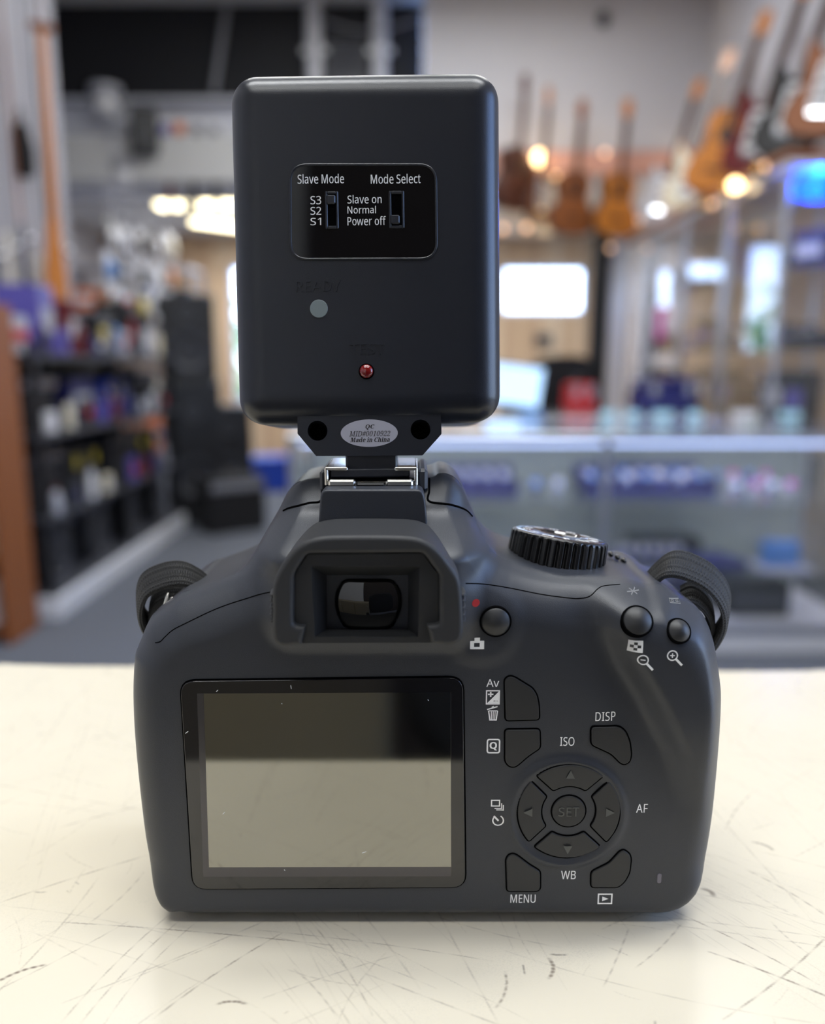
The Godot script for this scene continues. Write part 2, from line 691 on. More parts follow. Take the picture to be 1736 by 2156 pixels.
func laminate_texture() -> ImageTexture:
	var wd := 2048
	var ht := 2048
	var im := Image.create(wd, ht, false, Image.FORMAT_RGB8)
	im.fill(Color8(219, 210, 189))
	var rg := RandomNumberGenerator.new()
	rg.seed = 77
	# cloudy wear, in soft patches of slightly different cream
	for k in 420:
		var c := Vector2(rg.randf() * wd, rg.randf() * ht)
		var r := rg.randf_range(20, 85)
		var tint := Color8(203, 196, 178) if rg.randf() < 0.55 else Color8(226, 216, 197)
		for y in range(int(c.y - r), int(c.y + r)):
			for x in range(int(c.x - r), int(c.x + r), 1):
				var q := Vector2(x, y).distance_to(c) / r
				if q < 1.0 and ((x * 73856093) ^ (y * 19349663)) % 5 == 0:
					var px := posmod(x, wd)
					var py := posmod(y, ht)
					im.set_pixel(px, py, im.get_pixel(px, py).lerp(tint, 0.5 * (1.0 - q)))
	var stroke = func(a: Vector2, b: Vector2, bend: float, width: float, col: Color, str: float) -> void:
		var m := (a + b) / 2.0 + (b - a).orthogonal().normalized() * bend
		var n := int(a.distance_to(b) * 0.9) + 2
		for i in n:
			var t := i / float(n - 1)
			var p := a.lerp(m, t).lerp(m.lerp(b, t), t)
			var s := str * (0.55 + 0.45 * sin(t * 37.0 + a.x)) * minf(1.0, 6.0 * minf(t, 1.0 - t) + 0.25)
			var hw := int(ceil(width))
			for dy in range(-hw, hw + 1):
				for dx in range(-hw, hw + 1):
					var q := Vector2(dx, dy).length()
					if q <= width:
						var x := posmod(int(p.x) + dx, wd)
						var y := posmod(int(p.y) + dy, ht)
						im.set_pixel(x, y, im.get_pixel(x, y).lerp(col, clampf(s * 0.55 * (1.0 - q / (width + 0.01)), 0, 1)))
	for k in 620:
		var a := Vector2(rg.randf() * wd, rg.randf() * ht)
		var l := rg.randf_range(60, 620) * rg.randf()
		var dir := Vector2.from_angle(rg.randf_range(0.2, 2.6))
		stroke.call(a, a + dir * l, rg.randf_range(-0.12, 0.12) * l, rg.randf_range(1.1, 2.0), Color8(140, 130, 118), rg.randf_range(0.12, 0.5))
	for k in 40:      # bundles of parallel scuffs
		var a := Vector2(rg.randf() * wd, rg.randf() * ht)
		var dir := Vector2.from_angle(rg.randf_range(0.9, 1.5))
		for j in rg.randi_range(3, 8):
			var o := a + Vector2(rg.randf_range(-60, 60), rg.randf_range(-60, 60))
			stroke.call(o, o + dir * rg.randf_range(120, 440), rg.randf_range(-14, 14), 1.2, Color8(150, 140, 126), rg.randf_range(0.15, 0.45))
	for k in 90:      # small dark nicks
		var a := Vector2(rg.randf() * wd, rg.randf() * ht)
		stroke.call(a, a + Vector2.from_angle(rg.randf() * TAU) * rg.randf_range(4, 20), 1.0, rg.randf_range(1.2, 2.6), Color8(84, 76, 70), rg.randf_range(0.4, 1.0))
	# marks that stand out: pairs of points on the counter in millimetres (x to the right, z towards the near edge)
	for s in [[-87, -2, -18, 6, 1.0, 0.55], [-88, 17, -80, 12, 1.6, 0.9], [-40, 23, -34, 23, 1.6, 0.9], [-92, -101, -87, -108, 2.2, 0.5], [66, 8, 92, 26, 1.2, 0.7], [62, -6, 86, 18, 0.9, 0.6], [96, 2, 62, 27, 1.1, 0.5],
			[20, 14, 17, 24, 1.2, 0.6], [30, 10, 29, 16, 1.6, 0.8], [72, -14, 74, -11, 2.4, 0.6], [-101, -40, -62, -62, 0.9, 0.5], [-104, -6, -60, -34, 0.9, 0.55], [88, -40, 104, -60, 0.9, 0.4], [-52, 27, -30, 2, 1.0, 0.5], [-36, 1, 18, 11, 0.8, 0.4],
			[86, -22, 98, -4, 1.0, 0.5], [93, -34, 97, -30, 1.8, 0.6], [-70, 28, -58, -4, 0.8, 0.45], [-66, 28, -55, -2, 0.8, 0.45], [-24, -2, -8, 26, 0.8, 0.4]]:
		stroke.call(Vector2((s[0] * 0.001 / 0.42 + 0.5) * wd, (s[1] * 0.001 / 0.3 + 0.5) * ht), Vector2((s[2] * 0.001 / 0.42 + 0.5) * wd, (s[3] * 0.001 / 0.3 + 0.5) * ht), 10.0, s[4] * 1.9, Color8(104, 92, 82), s[5])
	return ImageTexture.create_from_image(im)


# ---------------------------------------------------------------- the counter the camera stands on

func counter() -> void:
	var t := thing("shop_counter", "worn cream laminate counter with scratched top and chipped brown far edge, in the foreground", "counter", Vector3(0, 0, 0))
	var flat := Transform3D(Basis(Vector3.RIGHT, -PI / 2), Vector3.ZERO)
	# far edge, running left to right, with the chips bitten out of it
	var rg := RandomNumberGenerator.new()
	rg.seed = 4
	var far := PackedVector2Array()
	var lie := CT - 0.0022      # the camera stands on the low plate under its body
	var near := 0.081
	var x := -1.1
	while x < 1.1:
		var z := -0.1645 + x * 0.022 + rg.randf_range(-0.0004, 0.0004)
		for c in [[-0.141, 0.026, 0.0042], [-0.178, 0.012, 0.002], [0.136, 0.018, 0.0035], [0.115, 0.006, 0.0016], [0.162, 0.01, 0.002], [-0.112, 0.01, 0.0012], [0.42, 0.02, 0.003], [-0.5, 0.03, 0.004]]:
			z += c[2] * exp(-pow((x - c[0]) / c[1], 4.0)) * (0.8 + rg.randf_range(-0.06, 0.06))
		far.append(Vector2(x, -z))
		x += 0.003
	var top := PackedVector2Array([Vector2(1.1, -near), Vector2(-1.1, -near)])
	top.append_array(far)
	var b := mb(flat)
	b.prism(top, lie - 0.0015, lie, 0.0004, 2)
	part(t, "laminate_top", b, M.laminate)
	b = mb(flat)
	b.prism(V([-1.1, -near, 1.1, -near, 1.1, 0.141, -1.1, 0.1885]), lie - 0.03, lie - 0.0016, 0.001, 2)
	part(t, "board", b, M.particle_board, "brown particle board showing at the chipped edge")
	b = mb()
	b.box(Vector3(0, lie - 0.017, near + 0.001), Vector3(2.2, 0.032, 0.003), 0.001)
	part(t, "edge_strip", b, M.dark_trim)
	b = mb()
	b.box(Vector3(0, 0.485, -0.03), Vector3(2.1, 0.97, 0.2), 0.003)
	part(t, "cabinet", b, M.cabinet_grey)


# ---------------------------------------------------------------- the digital camera

var outline: PackedVector2Array
var edge: PackedFloat32Array
const GX := -76.0
const GY := -6.0
const GW := 158
const GH := 118

func edge_field() -> void:      # distance to the outline on a 1 mm grid, positive inside
	edge.resize(GW * GH)
	var o := resample(outline, 150)
	var m := o.size()
	for gy in GH:
		for gx in GW:
			var px := GX + gx
			var py := GY + gy
			var best := 1e9
			var inside := false
			for i in m:
				var a := o[i]
				var c := o[(i + 1) % m]
				var ex := c.x - a.x
				var ey := c.y - a.y
				var wx := px - a.x
				var wy := py - a.y
				var k := clampf((wx * ex + wy * ey) / (ex * ex + ey * ey), 0.0, 1.0)
				var dx := wx - ex * k
				var dy := wy - ey * k
				best = minf(best, dx * dx + dy * dy)
				if (a.y > py) != (c.y > py) and px < ex * (py - a.y) / ey + a.x:
					inside = not inside
			edge[gy * GW + gx] = sqrt(best) * (1.0 if inside else -1.0)


func resample(p: PackedVector2Array, n: int) -> PackedVector2Array:
	var total := 0.0
	for i in p.size():
		total += p[i].distance_to(p[(i + 1) % p.size()])
	var o := PackedVector2Array()
	var step := total / n
	var run := 0.0
	var i := 0
	var at := 0.0
	for k in n:
		var want := k * step
		while at + p[i].distance_to(p[(i + 1) % p.size()]) < want and i < p.size() - 1:
			at += p[i].distance_to(p[(i + 1) % p.size()])
			i += 1
		var l := p[i].distance_to(p[(i + 1) % p.size()])
		o.append(p[i].lerp(p[(i + 1) % p.size()], (want - at) / l if l > 0 else 0.0))
	return o


func to_edge(x: float, y: float) -> float:
	var fx := clampf(x - GX, 0.0, GW - 1.001)
	var fy := clampf(y - GY, 0.0, GH - 1.001)
	var ix := int(fx)
	var iy := int(fy)
	var k := iy * GW + ix
	fx -= ix
	fy -= iy
	return lerpf(lerpf(edge[k], edge[k + 1], fx), lerpf(edge[k + GW], edge[k + GW + 1], fx), fy)


var lobe_y: PackedFloat32Array
var lobe_x: PackedFloat32Array

func lobe_edge(y: float) -> float:
	for i in lobe_y.size() - 1:
		if y >= lobe_y[i + 1]:
			return lerpf(lobe_x[i + 1], lobe_x[i], clampf((y - lobe_y[i + 1]) / (lobe_y[i] - lobe_y[i + 1]), 0.0, 1.2))
	return lobe_x[lobe_x.size() - 1]


func body_z(x: float, y: float) -> float:      # the rear surface of the camera body, mm
	var d := to_edge(x, y)
	var hump := smoothstep(27.0, 20.0, absf(x + 9.0)) * smoothstep(80.0, 88.0, y)
	var r := lerpf(7.5, 11.0, smoothstep(52.0, 70.0, y))
	r = lerpf(r, 6.0, hump)
	r = lerpf(3.2, r, smoothstep(2.0, 14.0, y))
	var z := 0.0
	if d < r:
		var q := clampf((r - d) / r, 0.0, 1.0)
		z = -r * (1.0 - sqrt(1.0 - q * q))
	# the prism housing leans back above the eyepiece and swells round it
	z -= 13.0 * smoothstep(85.5, 95.0, y) * smoothstep(34.0, 24.0, absf(x + 9.0))
	var hx := maxf(absf(x + 9.0) - 16.0, 0.0)
	var hy := maxf(absf(y - 82.0) - 9.0, 0.0)
	z += 3.5 * smoothstep(9.0, 0.0, sqrt(hx * hx + hy * hy)) * clampf(d / 5.0, 0.0, 1.0)
	# pad of the button beside the eyepiece
	z += 0.5 * smoothstep(10.5, 6.5, Vector2(x - 15.0, (y - 72.0) * 0.9).length()) * clampf(d / 6.0, 0.0, 1.0)
	# thumb rest
	if x > 20.0:
		var e := x - lobe_edge(y)
		var amp := 3.6 * smoothstep(14.0, 52.0, y) * smoothstep(0.0, 6.0, d)
		z += amp * smoothstep(-3.0, 4.5, e) - 1.2 * exp(-pow((e + 4.0) / 5.0, 2.0)) * smoothstep(20.0, 60.0, y) * clampf(d / 8.0, 0.0, 1.0)
		# raised collar round the four-way pad
		var rr := Vector2(x - 34.73, y - 26.85).length()
		if rr < 17.0:
			z += 0.75 * exp(-pow((rr - 12.7) / 1.1, 2.0)) + 0.15 * smoothstep(12.0, 11.4, rr)
	return z


func over(dz: float) -> Callable:
	return func(x, y): return body_z(x, y) + dz


func level(z: float) -> Callable:
	return func(_x, _y): return z


func key_button(t: Node3D, called: String, poly: PackedVector2Array, label := "") -> void:      # a flat key; the black plate under it stands for the shaded gap
	var c := Vector2.ZERO
	for p in poly:
		c += p / poly.size()
	var w := 2.6
	var gx := (body_z(c.x + w, c.y) - body_z(c.x - w, c.y)) / (2.0 * w)
	var gy := (body_z(c.x, c.y + w) - body_z(c.x, c.y - w)) / (2.0 * w)
	var own := PackedVector2Array()
	var lift := 0.0
	for p in poly:
		own.append(p - c)
		lift += (body_z(p.x, p.y) - body_z(c.x, c.y) - gx * (p.x - c.x) - gy * (p.y - c.y)) / poly.size()
	var nz := Vector3(-gx, -gy, 1.0).normalized()
	var nx := Vector3.UP.cross(nz).normalized()
	var seat := Transform3D(Basis.from_scale(Vector3.ONE * MM), Vector3.ZERO) * Transform3D(Basis(nx, nz.cross(nx), nz), Vector3(c.x, c.y, body_z(c.x, c.y) + maxf(lift, 0.0)))
	var b := mb(seat)
	b.prism(grow(own, 0.32), -1.0, 0.08, 0.0)
	var k := part(t, called, b, M.seam_black)
	b = mb(seat)
	b.prism(own, -0.6, 0.36, 0.22, 3)
	part(k, "cap", b, M.camera_button_plastic)
	if label:
		k.set_meta("label", label)


func digital_camera() -> void:
	var t := thing("digital_camera", "black digital single-lens reflex camera seen from behind, standing on the cream counter", "camera", Vector3(0, CT, 0))
	var raw := V([-56.97, -0.11] + [-58.83, 1.54] + [-60.19, 4.07] + [-61.11, 7.03] + [-62.15, 11.98] + [-62.74, 16.92] + [-63.14, 23.11] + [-63.6, 34.33] + [-63.77, 45.61, -63.38, 57.45] + [-63.06, 62.56, -61.78, 65.24] + [-60.77, 67.99] + [-59.39, 70.36] + [-56.94, 72.21] + [-52.59, 75.35] + [-49.99, 76.15, -45.43, 77.85, -41.84, 79.31] + [-39.12, 80.64, -37.54, 82.2] + [-35.45, 85.27, -34.1, 87.75] + [-31.16, 93.32, -29.37, 96.75] + [-27.59, 98.95, -25.44, 100.08, -21.41, 100.75] + [-9.86, 100.72, 3.36, 100.84] + [6.35, 101.76, 8.81, 101.31, 10.94, 99.51] + [12.61, 96.18, 14.58, 91.83] + [16.54, 87.46] + [18.95, 84.56, 22.69, 82.67] + [29.66, 80.76, 39.11, 79.79, 47.86, 78.95] + [52.61, 77.87] + [55.36, 77.66] + [58.16, 76.3] + [60.44, 74.54] + [62.8, 73.6] + [64.79, 72.22] + [66.47, 70.11, 67.76, 67.45, 68.78, 63.73, 69.6, 58.09, 70.22, 52.27] + [70.46, 41.65] + [70.28, 26.9] + [69.92, 19.66] + [69.25, 12.68] + [68.22, 8.09] + [66.99, 5.37] + [65.17, 3.05] + [62.33, 0.98] + [58.76, -0.14] + [53.85, -0.55] + [47.05, -0.5, 37.02, -0.62, 3.57, -0.75, -29.88, -0.62, -48.83, -0.5, -52.16, -0.25, -54.36, 0.38])
	for i in raw.size():
		raw[i].y = maxf(raw[i].y, 0.0)
	outline = resample(catmull(raw, 10), 760)
	edge_field()
	var lb := V([40.77, 77.71, 42.51, 70.78, 45.95, 63.21, 51.38, 54.41, 57.53, 42.05, 61.88, 28.19, 63.54, 10.31])
	for p in lb:
		lobe_x.append(p.x)
		lobe_y.append(p.y)
	var b := mmb()
	pillow(b, outline, Vector2(3, 47), body_z, 110, 1.35, -46.0, 6.0)
	part(t, "body", b, M.camera_plastic)
	b = mmb()
	b.prism(rrect(-54, -2.2, 62, 3.0, 1.2), -42.0, -5.0, 0.8)
	part(t, "base_plate", b, M.camera_rubber)

	# seams between the shell parts
	for s in [[[-29.94, 78.98] + [-35.74, 76.77, -42.44, 74.31, -48.26, 71.62, -52.09, 69.67, -54.05, 68.04, -55.15, 66.95, -56.43, 66.51], 1], [[11.27, 81] + [18.25, 79.52] + [27.45, 77.41] + [34.5, 76.33, 36.79, 76.22] + [38.77, 76.58] + [40.76, 77.85] + [42.54, 78.33] + [46.17, 78.38], 1], [[-19.99, 100.88] + [-20.44, 98.3] + [-20.73, 96.27] + [-23.44, 95.87, -27.58, 94.62, -29.46, 93.68], 0], [[3.87, 100.66] + [3.79, 98.31] + [3.71, 96.27] + [8.11, 95.6] + [11.88, 93.98] + [13.73, 92.22], 0]]:
		var pts := []
		for p in catmull(V(s[0]), 6, false):
			pts.append(Vector3(p.x, p.y, body_z(p.x, p.y)))
		b = mmb()
		b.tube(pts, 0.12 if s[1] else 0.26, 6)
		part(t, "panel_seam", b, M.seam_black)

	lcd_screen(t)
	eyepiece(t)
	hot_shoe(t)
	controls(t)
	mode_dial(t)
	strap(t)


func lcd_screen(t: Node3D) -> void:
	var b := mmb()
	b.prism(round_poly(V([-51.04, 58.83, 11.32, 59.71, 12.47, 8, -50.8, 7.51]), 3.6, 5), -0.6, 0.05, 0.0)
	var s := part(t, "screen", b, M.seam_black, "rear screen, switched off and mirroring the counter")
	b = mmb()
	b.prism(round_poly(V([-50.75, 58.5, 11.01, 59.38, 12.14, 8.37, -50.45, 7.88]), 3.2, 5), -0.5, 0.5, 0.2, 2)
	part(s, "glass_border", b, M.bezel_gloss)
	b = mmb()
	b.prism(V([-47.14, 55.74, 8.44, 56.07, 8.83, 11.28, -47.89, 11.16]), 0.4, 0.54)
	part(s, "display_edge", b, M.screen_reflection_grey)  # lighter strip at left and bottom paints an offset second reflection
	b = mmb()
	b.prism(V([-45.68, 55.74, 8.34, 56.07, 8.81, 13.7, -46.47, 13.58]), 0.5, 0.58)
	part(s, "display", b, M.screen_mirror)
	for q in [[-42.26, 27.38, -42.71, 26.91], [-26.56, 57.65, -26.47, 56.88], [-42.48, 56.55, -42.91, 56.22], [3.33, 54.34, 3.54, 54.12], [-49.51, 46.87, -50.16, 46.42], [-10.48, 17.58, -11.46, 17.22], [-29.31, 13.02, -29.1, 12.78], [-28.76, 53.45, -28.55, 53.34]]:
		b = mmb()
		b.tube([Vector3(q[0], q[1], 0.62), Vector3(q[2], q[3], 0.62)], 0.07, 5)
		part(s, "dust_fleck", b, M.print_white)


func eyepiece(t: Node3D) -> void:
	var b := mmb()
	var outer := V([-22.55, 70.77, -25.83, 70.37, -27.55, 70.97, -28.27, 72.69, -28.21, 77.49, -27.94, 82.94, -26.5, 86.66, -24.23, 89.87, -21.73, 91.99, -18.32, 93.15, -12.68, 93.44, -2.25, 93.34, 1.88, 92.67, 4.99, 90.64, 7.66, 87.34, 9.3, 84.61, 9.9, 81.36, 10.25, 75.5, 10, 72.28, 8.86, 71.07, 6.94, 70.67, 3.85, 70.97])
	var inner := V([3.64, 74.9, 5.37, 75.1, 5.31, 85.39, 2.07, 89.87, -21.03, 89.67, -23.69, 85.39, -24.07, 74.9, -22.45, 74.6])
	var ring := catmull(outer, 4, false)
	ring.append_array(round_poly(inner, 0.8, 2))
	b.prism(ring, -10.0, 11.5, 1.1, 4)
	var e := part(t, "eyecup", b, M.camera_rubber, "horseshoe-shaped soft rubber eyecup")
	for side in [V([-28.55, 80.57, -28.59, 79.27, -28.63, 77.86, -28.68, 76.45, -28.72, 75.04]), V([10.22, 80.57, 10.24, 79.27, 10.26, 77.76, 10.27, 76.25, 10.29, 74.94])]:
		for p in side:
			b = mmb()
			b.ball(Vector3(p.x, p.y, 6.0), Vector3(0.75, 0.5, 3.5), 8, 6)
			part(e, "grip_rib", b, M.camera_rubber)
	# the block that carries the eyecup, with the funnel down to the glass
	b = mmb()
	var zb := 9.6
	var blk := V([-23.71, 85.02, -21.03, 89.24, 1.9, 89.43, 5.16, 85.02, 5.22, 74.83, 3.48, 74.43, 3.69, 70.67, -22.54, 70.57, -22.36, 74.02, -24.09, 74.53])
	var q := V([-20.33, 86.79, 1.43, 86.79, 1.16, 71.89, -19.99, 71.89])
	b.cap(PackedVector2Array([blk[0], blk[1], blk[2], blk[3], q[1], q[0]]), zb, 1.0)
	b.cap(PackedVector2Array([blk[3], blk[4], blk[5], blk[6], q[2], q[1]]), zb, 1.0)
	b.cap(PackedVector2Array([blk[6], blk[7], q[3], q[2]]), zb, 1.0)
	b.cap(PackedVector2Array([blk[7], blk[8], blk[9], blk[0], q[0], q[3]]), zb, 1.0)
	var mid := (q[0] + q[2]) / 2.0
	for i in blk.size():
		var a := blk[i]
		var c := blk[(i + 1) % blk.size()]
		b.flat(Vector3(a.x, a.y, zb), Vector3(c.x, c.y, zb), Vector3(c.x, c.y, -1), Vector3(a.x, a.y, -1), Vector3(a.x - mid.x, a.y - mid.y, 0))
	var w := V([-17.83, 83.1, -1.09, 83.1, -1.1, 71.5, -17.95, 71.5])
	for i in 4:
		var j := (i + 1) % 4
		b.flat(Vector3(q[i].x, q[i].y, zb), Vector3(q[j].x, q[j].y, zb), Vector3(w[j].x, w[j].y, 3.2), Vector3(w[i].x, w[i].y, 3.2), Vector3(mid.x - q[i].x, mid.y - q[i].y, 3))
	var f := part(t, "eyepiece_frame", b, M.camera_button_plastic)
	b = mmb()
	b.prism(rrect(w[3].x - 0.2, w[3].y - 0.2, w[1].x + 0.2, w[1].y + 0.2, 0.6), 1.0, 3.1)
	part(f, "inner_mask", b, M.eyepiece_black)
	var rim := V([-14.56, 82.32, -3.99, 82.32, -2.5, 79.74, -2.31, 77.03, -3.02, 74.32, -4.44, 71.9, -14.12, 71.9, -15.69, 74.21, -16.24, 77.03, -16, 79.74])
	var rm := resample(round_poly(rim, 1.6, 4), 64)
	b = mmb()
	b.prism(grow(rm, 0.5), 3.0, 3.5, 0.3, 2)
	part(f, "lens_rim", b, M.seam_black)
	b = mmb()
	var c := Vector2.ZERO
	for p in rm:
		c += p / 64.0
	pillow(b, rm, c, func(x, y): return 3.55 + 1.7 * (1.0 - Vector2((x - c.x) / 8.0, (y - c.y) / 6.5).length_squared() * 0.9), 10, 1.0, 3.0, 0.1)
	part(f, "eyepiece_lens", b, M.eyepiece_glass, "dark viewfinder glass")


func hot_shoe(t: Node3D) -> void:
	var b := mmb()
	b.prism(round_poly(V([-20.7, 90.92, -20.26, 96.65, -19.89, 99.81, 2.28, 99.81, 2.91, 96.65, 3.34, 91.03]), 1.4, 3), -36.0, -6.5, 0.6, 3)
	var k := part(t, "shoe_block", b, M.camera_plastic)
	for q in [[-20.91, 98.26, -19.73, 103.04], [1.19, 98.26, 3.43, 103.47]]:
		b = mmb()
		b.box(Vector3((q[0] + q[2]) / 2, (q[1] + q[3]) / 2, -23), Vector3(q[2] - q[0], q[3] - q[1], 20), 0.7)
		part(k, "shoe_cheek", b, M.camera_plastic)
	b = mmb()
	var s := V([-19.72, 103.93, 1.17, 103.93, 1.18, 99.62, -19.8, 99.62])
	var x0: float = s[0].x
	var x1: float = s[1].x
	var yt: float = s[0].y
	var yb: float = s[2].y
	var z := -12.5
	for q in [[x0, x0 + 0.8], [x1 - 0.8, x1]]:
		b.box(Vector3((q[0] + q[1]) / 2, (yt + yb) / 2, z - 9), Vector3(0.8, yt - yb, 18), 0.25)
	b.box(Vector3(x0 + 2.7, yt - 0.4, z - 9), Vector3(5.0, 0.8, 18), 0.2)
	b.box(Vector3(x1 - 2.7, yt - 0.4, z - 9), Vector3(5.0, 0.8, 18), 0.2)
	b.box(Vector3((x0 + x1) / 2, yb + 0.4, z - 10), Vector3(x1 - x0, 0.8, 16), 0.2)
	part(k, "shoe_rail", b, M.steel, "bright steel accessory shoe rails")
	for e in [[-18.82, 101.17, -12.78, 99.55], [-5.95, 101.17, 0.11, 99.55]]:
		b = mmb()
		b.box(Vector3((e[0] + e[2]) / 2, (e[1] + e[3]) / 2, -12.6), Vector3(e[2] - e[0], e[1] - e[3], 2.2), 0.4)
		part(k, "shoe_spring", b, M.steel)
	b = mmb()
	var e2: Array = [-12.55, 100.42, -6.18, 99.02]
	b.box(Vector3((e2[0] + e2[2]) / 2, (e2[1] + e2[3]) / 2, -12.4), Vector3(e2[2] - e2[0], e2[1] - e2[3], 2.0), 0.3)
	part(k, "shoe_contact_block", b, M.dial_black)


func controls(t: Node3D) -> void:
	# flat keys
	key_button(t, "exposure_button", round_poly(V([20.17, 58.83, 21.19, 59.6, 22.34, 59.27, 26.25, 56.74, 27.23, 55.19, 27.71, 53.08, 27.92, 49.5, 20.58, 49.28]), 0.7, 3))
	key_button(t, "quick_button", round_poly(V([20.52, 47.03, 28.09, 47.14, 28.32, 42.73, 25.84, 40.91, 23.45, 38.62, 22.62, 38.16, 21.55, 38.39, 20.68, 39.53]), 0.7, 3))
	key_button(t, "display_button", round_poly(V([39.54, 47.71, 45.64, 47.71, 47.16, 46.58, 48.23, 44.09, 48.71, 40.91, 48.36, 39.31, 47.22, 38.73, 46.35, 39.19, 44.24, 41.36, 39.7, 43.64]), 0.8, 3))
	key_button(t, "menu_button", round_poly(V([21.4, 15.38, 22.03, 16.46, 23.11, 16.7, 24.1, 16.1, 26.54, 14.06, 29.2, 12.25, 29.33, 7.88, 28.69, 7.27, 21.79, 7.27]), 0.7, 3))
	key_button(t, "playback_button", round_poly(V([40.98, 12.13, 45.02, 14.42, 47.27, 17.3, 48.12, 17.66, 49.47, 16.7, 49.86, 15.38, 49.7, 12.01, 48.72, 9.71, 47.26, 8.25, 41.13, 8.25]), 0.8, 3))
	# four-way pad
	var pad: Array = [35.21, 27.43, 46.69, 27.43, 34.77, 39.76]
	var c := Vector2(pad[0], pad[1])
	var ro: float = pad[2] - pad[0]
	var names := ["right_arrow_button", "up_arrow_button", "left_arrow_button", "down_arrow_button"]
	var pr := mmb()
	for k in 4:
		var a0 := k * PI / 2
		var poly := PackedVector2Array()
		for i in 13:
			poly.append(c + Vector2.from_angle(a0 + lerpf(-0.70, 0.70, i / 12.0)) * ro)
		for i in 9:
			poly.append(c + Vector2.from_angle(a0 + lerpf(0.61, -0.61, i / 8.0)) * ro * 0.545)
		key_button(t, names[k], round_poly(poly, 0.35, 2))
		var d := Vector2.from_angle(a0)
		var s := d.orthogonal()
		var at := c + d * ro * 0.80
		blob(pr, PackedVector2Array([at + d * 1.1, at - d * 0.9 + s * 1.0, at - d * 0.9 - s * 1.0]), over(0.8), 0.02)
	part(t, "arrow_print", pr, M.print_grey)
	key_button(t, "set_button", disc(c, ro * 0.325))
	pr = mmb()
	lettering(pr, "SET", "Droid Sans", c.x, c.y, 4.6, 2.2, over(0.42), 0.1)
	part(t, "set_print", pr, M.print_grey)
	# domed round buttons
	for q in [["live_view_button", [17.85, 72.26, 20.91, 72.26]], ["exposure_lock_button", [47.75, 73, 50.79, 73]], ["magnify_button", [56.82, 70.65, 59.26, 70.65]]]:
		var o := Vector2(q[1][0], q[1][1])
		var r: float = q[1][2] - q[1][0]
		# the button stands square to the surface under it
		var gx := (body_z(o.x + r, o.y) - body_z(o.x - r, o.y)) / (2.0 * r)
		var gy := (body_z(o.x, o.y + r) - body_z(o.x, o.y - r)) / (2.0 * r)
		var nz := Vector3(-gx * 0.45, -gy * 0.7, 1.0).normalized()
		var nx := Vector3.UP.cross(nz).normalized()
		var seat := Transform3D(Basis.from_scale(Vector3.ONE * MM), Vector3.ZERO) * Transform3D(Basis(nx, nz.cross(nx), nz), Vector3(o.x, o.y, body_z(o.x, o.y) + 0.3))
		var b := mb(seat)
		b.prism(disc(Vector2.ZERO, r + 0.38, 48), -2.5, 0.3, 0.2, 2)
		var k := part(t, q[0], b, M.seam_black)  # black plate stands for the shaded gap round the cap
		b = mb(seat)
		pillow(b, disc(Vector2.ZERO, r, 48), Vector2.ZERO, func(x, y): return 0.3 + 1.2 * (1.0 - Vector2(x, y).length_squared() / (r * r)), 12, 1.0, -0.5, 0.1)
		part(k, "cap", b, M.camera_button_plastic)
	var ld: Array = [56.66, 10.43]
	var lb := mmb()
	lb.prism(rrect(ld[0] - 0.5, ld[1] - 1.2, ld[0] + 0.5, ld[1] + 1.2, 0.5), body_z(ld[0], ld[1]) - 0.3, body_z(ld[0], ld[1]) + 0.2, 0.15, 2)
	part(t, "access_lamp", lb, M.led_lens)
	# printed words
	var on := over(0.0)
	for q in [["av_print", "Av", [17.58, 57.95], 2.8, 1.75], ["disp_print", "DISP", [42.64, 50.06], 4.5, 2.05], ["iso_print", "ISO", [34.35, 44.2], 3.2, 2.05], ["af_print", "AF", [51.81, 27.96], 2.6, 2.1], ["wb_print", "WB", [35.78, 11.28], 3.4, 2.1], ["menu_print", "MENU", [25.51, 5.19], 5.8, 2.1]]:
		pr = mmb()
		lettering(pr, q[1], "Droid Sans", q[2][0], q[2][1], q[3], q[4], on, 0.05, 0.0, 500)
		part(t, q[0], pr, M.print_white)
	# printed symbols
	pr = mmb()
	var d0: Array = [13.53, 76.51]
	blob(pr, disc(Vector2(d0[0], d0[1]), 0.85, 24), on, 0.05)
	part(t, "record_dot_print", pr, M.print_red)
	pr = mmb()      # small still camera
	var s0: Array = [12.44, 65.93, 15.5, 67.87]
	var mx: float = (s0[0] + s0[2]) / 2
	var my: float = (s0[1] + s0[3]) / 2
	for q in [[s0[0], s0[1], mx - 0.65, s0[3]], [mx + 0.55, s0[1], s0[2], s0[3]], [mx - 0.65, s0[1], mx + 0.55, my - 0.45], [mx - 0.65, my + 0.45, mx + 0.55, s0[3]], [mx - 0.6, s0[3], mx + 0.6, s0[3] + 0.7]]:
		blob(pr, box_line(q[0], q[1], q[2], q[3]), on)
	part(t, "still_camera_print", pr, M.print_white)
	pr = mmb()      # asterisk
	var st: Array = [48.7, 77.37]
	for k in 3:
		var a := Vector2.from_angle(k * PI / 3) * Vector2(1.5, 0.5)
		line(pr, PackedVector2Array([Vector2(st[0], st[1]) - a, Vector2(st[0], st[1]) + a]), 0.19, on)
	part(t, "asterisk_print", pr, M.print_white)
	pr = mmb()      # focus points
	var fp: Array = [58.32, 74.84]
	var rot := Transform2D(deg_to_rad(-17), Vector2(fp[0], fp[1]))
	line(pr, rot * box_line(-1.6, -0.3, 1.6, 0.3), 0.13, on, true)
	for k in [-0.75, 0.75]:
		line(pr, rot * box_line(k - 0.4, -0.1, k + 0.4, 0.1), 0.1, on, true)
	part(t, "focus_point_print", pr, M.print_white)
	pr = mmb()      # index squares
	var ck: Array = [45.98, 66.18, 48.97, 68.94]
	var gx := [0.0, 0.13, 0.38, 0.62, 0.87, 1.0]
